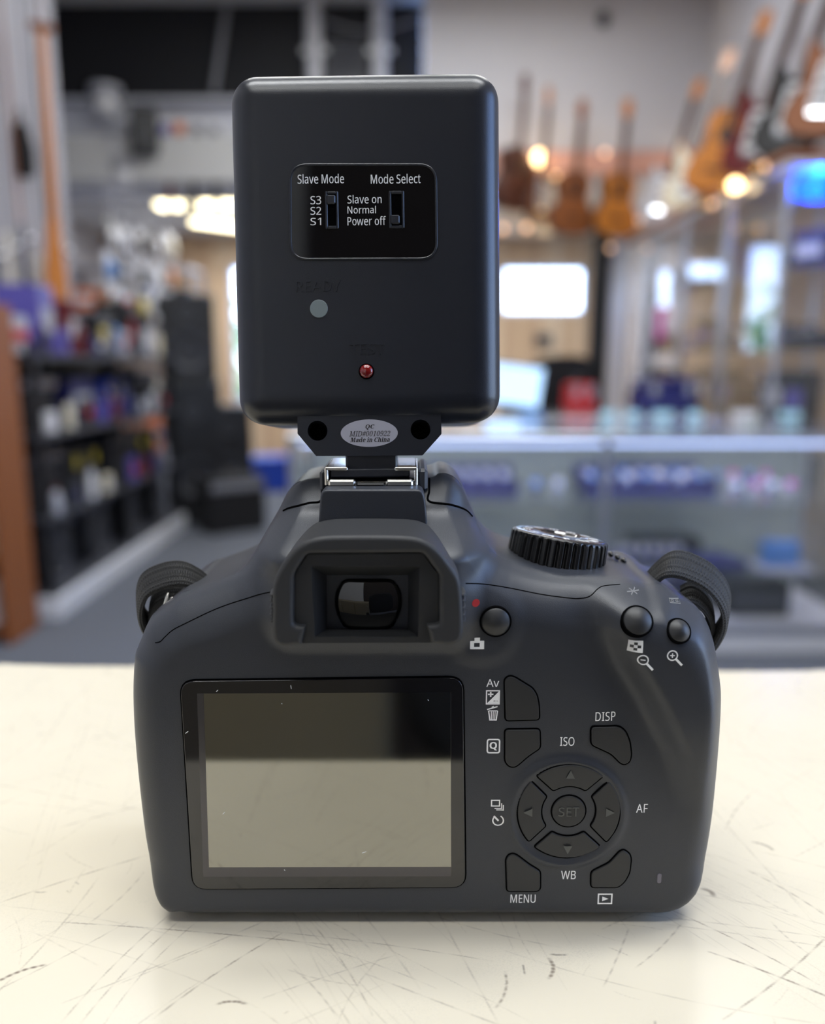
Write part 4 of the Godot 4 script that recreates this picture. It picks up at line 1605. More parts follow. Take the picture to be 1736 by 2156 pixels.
func guitar(kind: int, label: String, group: String, face: String, side: String, at: Vector3, bs: Basis) -> void:
	var t := thing("acoustic_guitar" if kind == 0 else "electric_guitar", label, "guitar", at, bs, group)
	var half: Array
	var thick := 0.095 if kind == 0 else 0.045
	if kind == 0:
		half = [0.0, 0.0, 0.09, 0.004, 0.15, 0.03, 0.185, 0.08, 0.192, 0.13, 0.175, 0.19, 0.14, 0.24, 0.12, 0.28, 0.122, 0.32, 0.135, 0.36, 0.138, 0.40, 0.12, 0.445, 0.08, 0.475, 0.03, 0.485]
	else:
		half = [0.0, 0.0, 0.08, 0.006, 0.135, 0.04, 0.16, 0.10, 0.15, 0.16, 0.122, 0.21, 0.116, 0.25, 0.135, 0.30, 0.15, 0.35, 0.145, 0.40, 0.12, 0.41, 0.08, 0.36, 0.035, 0.335]
	var poly := PackedVector2Array()
	for i in range(0, half.size(), 2):
		poly.append(Vector2(half[i], half[i + 1]))
	for i in range(half.size() - 2, 1, -2):
		poly.append(Vector2(-half[i], half[i + 1] + (0.02 if kind == 1 and half[i + 1] > 0.3 else 0.0)))
	var b := mb()
	b.prism(catmull(poly, 3), -thick / 2, thick / 2, 0.008, 2)
	part(t, "body", b, M[side])
	b = mb()
	b.prism(grow(catmull(poly, 3), -0.012), thick / 2, thick / 2 + 0.003, 0.001, 1)
	var top := part(t, "top", b, M[face])
	b = mb()
	if kind == 0:
		b.prism(disc(Vector2(0, 0.33), 0.05, 28), thick / 2 + 0.003, thick / 2 + 0.0045)
		part(top, "sound_hole", b, M.black_plastic)
	else:
		b.prism(round_poly(V([-0.05, 0.1, 0.09, 0.08, 0.1, 0.22, 0.05, 0.33, -0.06, 0.33]), 0.03, 3), thick / 2 + 0.003, thick / 2 + 0.006)
		part(top, "pickguard", b, M.white_plastic)
		for y in [0.16, 0.22, 0.28]:
			b = mb()
			b.box(Vector3(0, y, thick / 2 + 0.01), Vector3(0.08, 0.02, 0.012), 0.004)
			part(top, "pickup", b, M.black_plastic)
	b = mb()
	b.box(Vector3(0, 0.13 if kind == 0 else 0.1, thick / 2 + 0.007), Vector3(0.13 if kind == 0 else 0.08, 0.022, 0.012), 0.004)
	part(top, "bridge", b, M.dark_wood if kind == 0 else M.chrome)
	b = mb()
	b.box(Vector3(0, 0.62, thick / 2 - 0.002), Vector3(0.05, 0.52, 0.022), 0.006)
	part(t, "neck", b, M.rosewood)
	b = mb()
	b.box(Vector3(0, 0.60, thick / 2 + 0.011), Vector3(0.048, 0.54, 0.005), 0.001)
	part(t, "fingerboard", b, M.dark_wood)
	b = mb()
	b.prism(round_poly(V([-0.025, 0.87, 0.025, 0.87, 0.038, 0.9, 0.034, 1.0, 0.0, 1.01, -0.034, 1.0, -0.038, 0.9]), 0.006, 2), thick / 2 - 0.012, thick / 2 + 0.004, 0.002, 1)
	var hd := part(t, "headstock", b, M[face] if kind == 0 else M.amber_wood)
	for i in 6:
		b = mb()
		b.ball(Vector3(0.047 * (1 if i < 3 else -1), 0.905 + 0.035 * (i % 3), thick / 2 - 0.004), Vector3(0.009, 0.008, 0.005), 8, 6)
		part(hd, "tuning_peg", b, M.chrome)


func globe(at: Vector3, r: float, e: float, label: String) -> void:
	var t := thing("globe_bulb", label, "light bulb", at, Basis(), "warm globe bulbs round the guitars")
	var b := mb()
	b.ball(Vector3.ZERO, Vector3.ONE * r, 16, 10)
	part(t, "bulb_lamp", b, M.bulb_light if e > 0.04 else M.dim_bulb_light)
	b = mb(Transform3D(Basis(Vector3.RIGHT, PI / 2), Vector3.ZERO))
	b.lathe([Vector2(0, -r * 0.9), Vector2(0.014, -r * 0.9), Vector2(0.016, -r - 0.035), Vector2(0.03, -r - 0.04), Vector2(0, -r - 0.045)], 12)
	part(t, "socket", b, M.brass)
	omni(t, Vector3.ZERO, Color(1.0, 0.86, 0.62), e, r)


# ---- stock

func speaker(label: String, s: Vector3, at: Vector3, turn: float) -> void:
	var t := thing("loudspeaker", label, "loudspeaker", at, Basis(Vector3.UP, turn))
	var b := mb()
	b.box(Vector3(0, s.y / 2, 0), s, 0.012)
	part(t, "cabinet", b, M.black_plastic)
	var f := s.z / 2
	for q in [[s.y * 0.34, minf(s.x, s.y) * 0.38], [s.y * 0.78, minf(s.x, s.y) * 0.17]]:
		b = mb(Transform3D(Basis(Vector3.RIGHT, PI / 2), Vector3(0, q[0], f)))
		var r: float = q[1]
		b.lathe([Vector2(r, -0.002), Vector2(r, 0.01), Vector2(r * 0.86, 0.012), Vector2(r * 0.8, 0.002), Vector2(r * 0.3, -0.006), Vector2(r * 0.28, 0.004), Vector2(0, 0.008)], 24)
		part(t, "driver", b, M.dark_grey)
	for k in [-1, 1]:
		b = mb()
		b.box(Vector3(k * s.x * 0.42, s.y - 0.02, f + 0.003), Vector3(0.03, 0.03, 0.01), 0.003)
		part(t, "corner_guard", b, M.mid_grey)


func amplifier(label: String, s: Vector3, at: Vector3, turn: float, trim := "mid_grey") -> void:
	var t := thing("amplifier", label, "amplifier", at, Basis(Vector3.UP, turn))
	var b := mb()
	b.box(Vector3(0, s.y / 2, 0), s, 0.01)
	part(t, "cabinet", b, M.black_cloth)
	b = mb()
	b.box(Vector3(0, s.y * 0.86, s.z / 2 + 0.004), Vector3(s.x * 0.92, s.y * 0.16, 0.01), 0.003)
	var p := part(t, "control_strip", b, M[trim])
	for i in 5:
		b = mb(Transform3D(Basis(Vector3.RIGHT, PI / 2), Vector3((i - 2) * s.x * 0.16, s.y * 0.86, s.z / 2 + 0.009)))
		b.lathe([Vector2(0.012, 0), Vector2(0.01, 0.014), Vector2(0, 0.015)], 10)
		part(p, "knob", b, M.chrome)
	b = mb()
	b.tube([Vector3(-s.x * 0.2, s.y, 0), Vector3(-s.x * 0.18, s.y + 0.03, 0), Vector3(s.x * 0.18, s.y + 0.03, 0), Vector3(s.x * 0.2, s.y, 0)], 0.009, 8)
	part(t, "handle", b, M.black_plastic)


func toolbox(label: String, color: String, s: Vector3, at: Vector3, turn: float) -> void:
	var t := thing("toolbox", label, "toolbox", at, Basis(Vector3.UP, turn))
	var b := mb()
	b.box(Vector3(0, s.y * 0.36, 0), Vector3(s.x, s.y * 0.72, s.z), 0.01)
	part(t, "box_body", b, M[color])
	b = mb()
	b.box(Vector3(0, s.y * 0.86, 0), Vector3(s.x * 1.02, s.y * 0.26, s.z * 1.02), 0.02)
	part(t, "lid", b, M[color])
	for k in [-0.3, 0.3]:
		b = mb()
		b.box(Vector3(k * s.x, s.y * 0.7, s.z / 2 + 0.008), Vector3(0.04, 0.06, 0.014), 0.004)
		part(t, "latch", b, M.yellow if color == "black_plastic" else M.chrome)
	b = mb()
	b.tube([Vector3(-s.x * 0.22, s.y, 0), Vector3(-s.x * 0.2, s.y * 1.16, 0), Vector3(s.x * 0.2, s.y * 1.16, 0), Vector3(s.x * 0.22, s.y, 0)], 0.012, 8)
	part(t, "handle", b, M.black_plastic)


func carton(label: String, color: String, band: String, s: Vector3, at: Vector3, turn: float, called := "product_box") -> void:
	var t := thing(called, label, "box", at, Basis(Vector3.UP, turn))
	var b := mb()
	b.box(Vector3(0, s.y / 2, 0), s, 0.004)
	part(t, "carton", b, M[color])
	b = mb()
	b.box(Vector3(0, s.y * 0.5, s.z / 2 + 0.001), Vector3(s.x * 0.82, s.y * 0.34, 0.003), 0.001)
	part(t, "printed_band", b, M[band])


func hang_pack(label: String, color: String, s: Vector2, at: Vector3, turn: float, card := "white_plastic") -> void:
	var t := thing("hanging_pack", label, "package", at, Basis(Vector3.UP, turn))
	var b := mb()
	b.prism(round_poly(box_line(-s.x / 2, -s.y, s.x / 2, 0), 0.008, 2), -0.002, 0.002)
	part(t, "card", b, M[card])
	b = mb()
	b.ball(Vector3(0, -s.y * 0.55, 0.012), Vector3(s.x * 0.38, s.y * 0.32, 0.03), 14, 8)
	part(t, "product", b, M[color])
	b = mb()
	b.tube([Vector3(0, -0.01, -0.05), Vector3(0, -0.012, 0.02), Vector3(0, -0.004, 0.026)], 0.003, 6)
	part(t, "peg_hook", b, M.chrome)


func bottle(label: String, color: String, cap: String, r: float, h: float, at: Vector3) -> void:
	var t := thing("spray_bottle", label, "bottle", at)
	var b := mb()
	b.lathe([Vector2(0, 0), Vector2(r * 0.95, 0), Vector2(r, 0.01), Vector2(r, h * 0.62), Vector2(r * 0.8, h * 0.75), Vector2(r * 0.4, h * 0.84), Vector2(r * 0.38, h * 0.88), Vector2(0, h * 0.88)], 20)
	part(t, "flask", b, M[color])
	b = mb()
	b.lathe([Vector2(r * 0.46, h * 0.86), Vector2(r * 0.46, h), Vector2(0, h)], 16)
	part(t, "cap", b, M[cap])


func office_chair(label: String, at: Vector3, turn: float, tilt: float) -> void:
	var t := thing("office_chair", label, "chair", at, Basis(Vector3.UP, turn))
	var b := mb()
	b.box(Vector3(0, 0.47, 0), Vector3(0.48, 0.09, 0.46), 0.035)
	part(t, "seat", b, M.black_cloth)
	b = mb(Transform3D(Basis(Vector3.RIGHT, tilt), Vector3(0, 0.55, -0.22)))
	b.prism(round_poly(box_line(-0.23, 0.04, 0.23, 0.60), 0.16, 6), -0.05, 0.05, 0.03, 3)
	part(t, "backrest", b, M.black_cloth)
	b = mb()
	b.tube([Vector3(0, 0.08, 0), Vector3(0, 0.44, 0)], 0.03, 12)
	part(t, "post", b, M.chrome)
	for k in 5:
		b = mb()
		var d := Vector3(cos(TAU * k / 5), 0, sin(TAU * k / 5))
		b.tube([Vector3(0, 0.1, 0), d * 0.28 + Vector3(0, 0.075, 0)], [0.03, 0.018], 8)
		var leg := part(t, "leg", b, M.black_plastic)
		b = mb()
		b.ball(d * 0.28 + Vector3(0, 0.03, 0), Vector3(0.03, 0.03, 0.03), 10, 6)
		part(leg, "castor", b, M.black_plastic)
	for s in [-1, 1]:
		b = mb()
		b.tube([Vector3(s * 0.25, 0.46, -0.05), Vector3(s * 0.29, 0.62, -0.05), Vector3(s * 0.29, 0.66, -0.1), Vector3(s * 0.29, 0.66, 0.12)], 0.02, 8)
		part(t, "armrest", b, M.black_plastic)


func background() -> void:
	upper_rear()
	guitar_wall()
	wall_cabinets()
	showcase()
	behind_showcase()
	left_side()
	rear_room()
	outside()
	var lc := thing("low_cabinet", "added low beige cabinet, unseen but for its pale reflection in the screen", "cabinet", Vector3(-0.95, 0, 1.55))  # unseen; added to lighten the left of the mirroring screen
	var b := mb()
	b.box(Vector3(0, 0.4, 0), Vector3(1.8, 0.8, 0.34), 0.006)
	part(lc, "carcass", b, M.tan_board)
	for i in 4:
		b = mb()
		b.box(Vector3(-0.675 + i * 0.45, 0.42, -0.18), Vector3(0.43, 0.7, 0.018), 0.004)
		var dr := part(lc, "door", b, M.tan_board)
		b = mb()
		b.box(Vector3(-0.675 + i * 0.45 + 0.17, 0.6, -0.197), Vector3(0.012, 0.1, 0.016), 0.003)
		part(dr, "handle", b, M.aluminium)
	office_chair("black office chair added for the dark reflection of the photographer in the screen", Vector3(0.24, 0, 0.62), PI - 0.15, -0.12)  # unseen stand-in for the photographer, mirrored dark in the screen


func upper_rear() -> void:
	# white pipes and a louvre on the black bulkhead
	for q in [[-0.735, "pale upright pipe on the black bulkhead left of the louvre"], [-0.245, "pale upright pipe on the black bulkhead right of the louvre"]]:
		var b := mb()
		b.tube([Vector3(q[0], 3.08, -6.44), Vector3(q[0], 3.74, -6.44)], 0.06, 16)
		var o := one("wall_pipe", b, M.light_grey, q[1], "pipe")
		b = mb()
		b.box(Vector3(q[0], 3.42, -6.5), Vector3(0.2, 0.04, 0.05), 0.006)
		part(o, "bracket", b, M.aluminium)
	var v := thing("wall_louvre", "dark square ventilation louvre between the two pale pipes on the bulkhead", "vent", Vector3(-0.5, 3.36, -6.5))
	var b := mb()
	for s in [-1, 1]:
		b.box(Vector3(s * 0.15, 0, 0), Vector3(0.03, 0.3, 0.04), 0.004)
		b.box(Vector3(0, s * 0.14, 0), Vector3(0.27, 0.03, 0.04), 0.004)
	part(v, "frame", b, M.dark_grey)
	for i in 8:
		b = mb(Transform3D(Basis(Vector3.RIGHT, 0.6), Vector3(0, -0.11 + i * 0.031, 0.0)))
		b.box(Vector3.ZERO, Vector3(0.27, 0.004, 0.034))
		part(v, "slat", b, M.mid_grey)
	b = mb()
	b.tube([Vector3(-1.5, 3.12, -6.46), Vector3(-1.38, 3.72, -6.46)], 0.022, 10)
	one("brace_rod", b, M.mid_grey, "thin slanted rod on the black bulkhead above the white slats", "rod")
	b = mb()
	var hang := []
	for i in 16:
		var u := i / 15.0
		hang.append(Vector3(lerpf(-0.7, 0.06, u), 3.6 - 0.09 * sin(PI * u), -6.36))
	b.tube(hang, 0.008, 6)
	one("hanging_cable", b, M.mid_grey, "pale cable sagging across the black bulkhead beside the louvre", "cable")
	# things on the white slat panel
	speaker("black loudspeaker hung on the white slat panel", Vector3(0.2, 0.32, 0.2), Vector3(-2.017, 2.651, -6.36), 0.35)
	b = mb()
	b.ball(Vector3.ZERO, Vector3(0.1, 0.1, 0.1), 18, 10)
	var dm := one("dome_camera", b, M.white_plastic, "larger white dome camera in the top left corner of the slat panel", "security camera", Vector3(-2.315, 3.021, -6.44))
	b = mb()
	b.lathe([Vector2(0, 0.08), Vector2(0.12, 0.08), Vector2(0.12, 0.13), Vector2(0, 0.13)], 18)
	part(dm, "mount", b, M.light_grey)
	copy(dm, Vector3(-2.248, 2.738, -6.44), Basis.from_scale(Vector3.ONE * 0.75), "smaller white dome camera above the hung loudspeaker")
	copy(dm, Vector3(-2.212, 2.512, -6.44), Basis.from_scale(Vector3.ONE * 0.8), "white dome camera below the hung loudspeaker")
	var packs := [["orange", Vector3(-1.789, 2.957, -6.5), 0.12, 0.16, "orange pack hung on the white slat panel"], ["violet", Vector3(-1.898, 2.957, -6.5), 0.10, 0.2, "violet pack hung beside the loudspeaker on the slat panel"], ["magenta", Vector3(-1.813, 2.78, -6.5), 0.12, 0.12, "pink pack hung on the white slat panel"], ["red", Vector3(-1.688, 2.787, -6.5), 0.1, 0.12, "red pack hung on the white slat panel"], ["mid_grey", Vector3(-1.652, 2.937, -6.5), 0.1, 0.14, "grey pack hung high on the slat panel, left of its twin"], ["mid_grey", Vector3(-1.514, 2.917, -6.5), 0.1, 0.14, "grey pack hung high on the slat panel, nearest the flash"], ["peach", Vector3(-1.484, 2.773, -6.5), 0.1, 0.12, "peach pack hung low on the slat panel, nearest the flash"], ["light_grey", Vector3(-1.774, 2.618, -6.5), 0.1, 0.16, "pale pack hung low on the white slat panel"]]
	for p in packs:
		hang_pack(p[4], p[0], Vector2(p[2], p[3]), p[1], 0.0)
	var dark := [["dark_red", Vector3(-1.871, 2.59, -6.45), 0.026, 0.32, "dark red handle hanging below the white slat panel"], ["black_plastic", Vector3(-1.688, 2.521, -6.45), 0.04, 0.28, "black handle hanging between the tube lights below the slats"], ["dark_grey", Vector3(-1.518, 2.562, -6.45), 0.03, 0.28, "grey handle hanging below the slats near the flash"]]
	for d in dark:
		var t := thing("hanging_tool", d[4], "tool", d[1])
		b = mb()
		b.lathe([Vector2(0, -d[3]), Vector2(d[2] * 0.7, -d[3]), Vector2(d[2], -d[3] * 0.7), Vector2(d[2] * 0.6, -d[3] * 0.4), Vector2(d[2] * 0.4, 0), Vector2(0, 0)], 14)
		part(t, "grip", b, M[d[0]])
		b = mb()
		b.tube([Vector3(0, -0.01, 0), Vector3(0, 0.03, 0), Vector3(0, 0.03, -0.08)], 0.005, 6)
		part(t, "hook", b, M.chrome)


func guitar_wall() -> void:
	var g := "guitars hanging on the grey rear wall"
	var rows := [[0, "rosewood", "dark_wood", 1075, 445, "red-brown acoustic guitar hanging leftmost in the rear row"], [1, "brown_wood", "dark_wood", 1128, 468, "slim brown electric guitar hanging second from the left in the rear row"], [0, "brown_wood", "dark_wood", 1212, 496, "brown acoustic guitar hanging left of the amber one in the rear row"], [0, "amber_wood", "dark_wood", 1284, 500, "amber sunburst acoustic guitar hanging in the rear row"]]
	for r in rows:
		var u: float = r[3]
		var at: Vector3 = {1075: Vector3(0.724, 2.204, -6.12), 1128: Vector3(0.912, 2.127, -6.12), 1212: Vector3(1.154, 2.033, -6.12), 1284: Vector3(1.454, 2.006, -6.02)}[r[3]]
		guitar(r[0], r[5], g, r[1], r[2], at, Basis(Vector3.BACK, -0.06) * Basis(Vector3.UP, 0.9 if r[3] == 1128 else 0.25 if u != 1075 else 0.7).scaled(Vector3.ONE * 0.92))
	g = "guitars leaning along the right-hand ledge"
	var lean := [[-5.95, 1, "light_grey", "mid_grey", "pale grey electric guitar leaning farthest back on the right ledge"], [-5.4, 1, "cream", "amber_wood", "cream electric guitar second from the back on the right ledge"], [-4.85, 0, "amber_wood", "brown_wood", "amber acoustic guitar leaning midway along the right ledge"], [-4.35, 1, "dark_red", "dark_red", "dark red electric guitar leaning on the right ledge"], [-3.95, 1, "black_plastic", "black_plastic", "black electric guitar with white pickguard on the right ledge"], [-3.62, 1, "brown_wood", "dark_wood", "brown electric guitar nearest the frame's right edge on the ledge"]]
	for l in lean:
		guitar(l[1], l[4], g, l[2], l[3], Vector3(1.74, 2.075, l[0]), Basis(Vector3.BACK, -0.28) * Basis(Vector3.UP, -0.75))
	var bolt := mb()
	bolt.ball(Vector3.ZERO, Vector3(0.05, 0.055, 0.035), 14, 8)
	one("wall_sensor", bolt, M.dark_grey, "small round dark sensor alone on the grey rear wall", "sensor", Vector3(1.385, 3.559, -6.28))
	var bulbs := [[Vector3(0.942, 2.591, -6.2), 0.05, 2.0, "large bright globe bulb above the slim brown guitar"], [Vector3(1.422, 2.632, -6.22), 0.02, 0.3, "small globe bulb above the amber acoustic guitar"], [Vector3(1.952, 2.584, -6.2), 0.022, 0.4, "globe bulb at the right end of the painted pink light wash"], [Vector3(1.072, 2.466, -6.22), 0.018, 0.2, "faint globe bulb left of the amber acoustic guitar's neck"], [Vector3(1.07, 2.109, -6.22), 0.042, 1.2, "pair-like bright globe bulb under the slim brown guitar"], [Vector3(0.853, 2.099, -6.2), 0.024, 0.5, "globe bulb between the two leftmost hanging guitars"], [Vector3(0.676, 2.092, -6.2), 0.024, 0.5, "globe bulb below the leftmost guitar beside the flash"], [Vector3(1.666, 2.144, -6.1), 0.026, 0.6, "globe bulb right of the amber acoustic guitar"], [Vector3(1.59, 1.974, -4.064), 0.03, 0.9, "warm globe bulb on the ledge edge below the red guitar"], [Vector3(1.6, 1.991, -3.74), 0.014, 0.2, "warm globe bulb at the near corner of the ledge"], [Vector3(1.585, 1.937, -4.353), 0.014, 0.2, "small globe bulb on the ledge edge midway back"], [Vector3(1.494, 1.958, -6.22), 0.018, 0.2, "globe bulb at the far end of the ledge beside the dark post"]]
	for q in bulbs:
		globe(q[0], q[1], q[2] * 0.045, q[3])


func wall_cabinets() -> void:
	var b := mb()
	b.box(Vector3(1.88, 2.0, -4.9), Vector3(0.56, 0.035, 2.72), 0.006)
	one("guitar_ledge", b, M.brown_wood, "long brown ledge on top of the right-hand glass cabinets", "shelf")
	var rg := RandomNumberGenerator.new()
	rg.seed = 21
	for i in 4:
		var z1 := -3.55 - i * 0.675
		var z0 := z1 - 0.66
		var t := thing("glass_cabinet", "%s tall glass cabinet along the right wall, counting from the blue neon sign" % ORD[i], "cabinet", Vector3(1.87, 0, (z0 + z1) / 2))
		var w := 0.5
		var d := z1 - z0
		b = mb()
		b.box(Vector3(0, 0.06, 0), Vector3(w, 0.12, d), 0.004)
		part(t, "plinth", b, M.dark_grey)
		b = mb()
		b.box(Vector3(0, 1.965, 0), Vector3(w, 0.03, d), 0.004)
		part(t, "top_panel", b, M.white_metal)
		b = mb()
		b.box(Vector3(w / 2 - 0.01, 1.035, 0), Vector3(0.02, 1.82, d - 0.02), 0.002)
		part(t, "back_panel", b, M.plank_0)
		for sx in [-1, 1]:
			for sz in [-1, 1]:
				b = mb()
				b.box(Vector3(sx * (w / 2 - 0.013), 1.035, sz * (d / 2 - 0.013)), Vector3(0.026, 1.83, 0.026), 0.004)
				part(t, "post", b, M.aluminium)
		b = mb()
		b.box(Vector3(-w / 2 + 0.013, 1.035, 0), Vector3(0.006, 1.82, d - 0.054))
		var door := part(t, "glass_door", b, M.pane)
		b = mb()
		b.box(Vector3(-w / 2 - 0.006, 1.0, d * 0.38), Vector3(0.02, 0.14, 0.012), 0.003)
		part(door, "handle", b, M.chrome)
		if i == 0:
			b = mb()
			b.box(Vector3(0, 1.035, d / 2 - 0.013), Vector3(w - 0.054, 1.82, 0.006))
			part(t, "glass_end", b, M.pane)
		for k in 4:
			b = mb()
			b.box(Vector3(0, 0.45 + k * 0.36, 0), Vector3(w - 0.06, 0.008, d - 0.06))
			part(t, "glass_shelf", b, M.pane)
			# a couple of things on every shelf
			for j in 2:
				var kinds := ["black_plastic", "navy", "dark_grey", "violet", "light_grey", "black_plastic", "blue"]
				var c: String = kinds[rg.randi() % kinds.size()]
				var s := Vector3(rg.randf_range(0.1, 0.16), rg.randf_range(0.1, 0.24), rg.randf_range(0.1, 0.16))
				if k == 1:
					c = "black_plastic"
					s.y = 0.26
				var at := Vector3(1.87 + rg.randf_range(-0.02, 0.02), 0.456 + k * 0.36, (z0 + z1) / 2 + (j - 0.5) * 0.3)
				var where := "%s shelf up in the %s right-hand cabinet" % [ORD[k], ORD[i]]
				if (k + j + i) % 3 == 0:
					amplifier("%s hi-fi unit, %s one on the %s" % [c.replace("_", " "), ["farther", "nearer"][j], where], Vector3(s.x + 0.06, s.y * 0.7, s.z), at, -1.1, "dark_grey")
				else:
					carton("%s boxed item, %s one on the %s" % [c.replace("_", " "), ["farther", "nearer"][j], where], c, ["sky_blue", "white_plastic", "violet"][(i + k + j) % 3], s, at, -1.0)
	# blue neon sign hanging in the first cabinet
	var n := thing("neon_sign", "glowing blue neon sign in the near end of the first glass cabinet", "sign", Vector3(1.812, 1.885, -3.7))
	b = mb()
	b.prism(disc(Vector2.ZERO, 0.12, 40, 0.048), -0.02, 0.0)
	part(n, "backing", b, M.navy)
	var zig := []
	for i in 41:
		var u := i / 40.0
		zig.append(Vector3(lerpf(-0.1, 0.1, u), 0.028 * cos(u * TAU * 2.0), 0.012))
	b = mb()
	b.tube(zig, 0.011, 8)
	part(n, "neon_tube", b, M.neon_light)
	b = mb()
	var oval := []
	for i in 41:
		oval.append(Vector3(cos(TAU * i / 40) * 0.116, sin(TAU * i / 40) * 0.045, 0.012))
	b.tube(oval, 0.009, 8, false)
	part(n, "neon_border", b, M.neon_light)
	omni(n, Vector3(0, 0, 0.05), Color(0.05, 0.42, 1.0), 0.25, 0.05)


func watch_mesh(t: Node3D, strap_mat: String, dial_mat: String) -> void:
	var b := mb()
	var rows := []
	for i in 25:      # the strap as a standing loop round its cushion
		var a := TAU * i / 24
		var c := Vector3(0, 0.028 + sin(a) * 0.024, cos(a) * 0.03)
		var o := Vector3(0, sin(a), cos(a)) * 0.002
		rows.append(PackedVector3Array([c + o + Vector3(-0.009, 0, 0), c + o + Vector3(0.009, 0, 0), c - o + Vector3(0.009, 0, 0), c - o + Vector3(-0.009, 0, 0)]))
	b.loft(rows, false)
	part(t, "strap", b, M[strap_mat])
	var q := Transform3D(Basis(Vector3.RIGHT, 0.9), Vector3(0, 0.046, 0.022))
	b = mb(q)
	b.lathe([Vector2(0, -0.005), Vector2(0.019, -0.005), Vector2(0.02, 0.003), Vector2(0.017, 0.006), Vector2(0, 0.006)], 20)
	part(t, "case", b, M.chrome)
	b = mb(q)
	b.lathe([Vector2(0.0165, 0.006), Vector2(0.016, 0.0068), Vector2(0, 0.0068)], 20)
	part(t, "dial", b, M[dial_mat])


func watch_tray(label: String, at: Vector3, w: float, d: float) -> void:
	var t := thing("display_tray", label, "tray", at)
	var b := mb()
	b.box(Vector3(0, 0.012, 0), Vector3(w, 0.024, d), 0.006)
	part(t, "base", b, M.navy)
	b = mb()
	b.box(Vector3(0, 0.05, -d / 2 + 0.01), Vector3(w, 0.1, 0.02), 0.006)
	part(t, "back_board", b, M.navy)
	for s in [-1, 1]:
		b = mb()
		b.box(Vector3(s * (w / 2 - 0.008), 0.03, 0), Vector3(0.016, 0.05, d), 0.005)
		part(t, "side_board", b, M.navy)


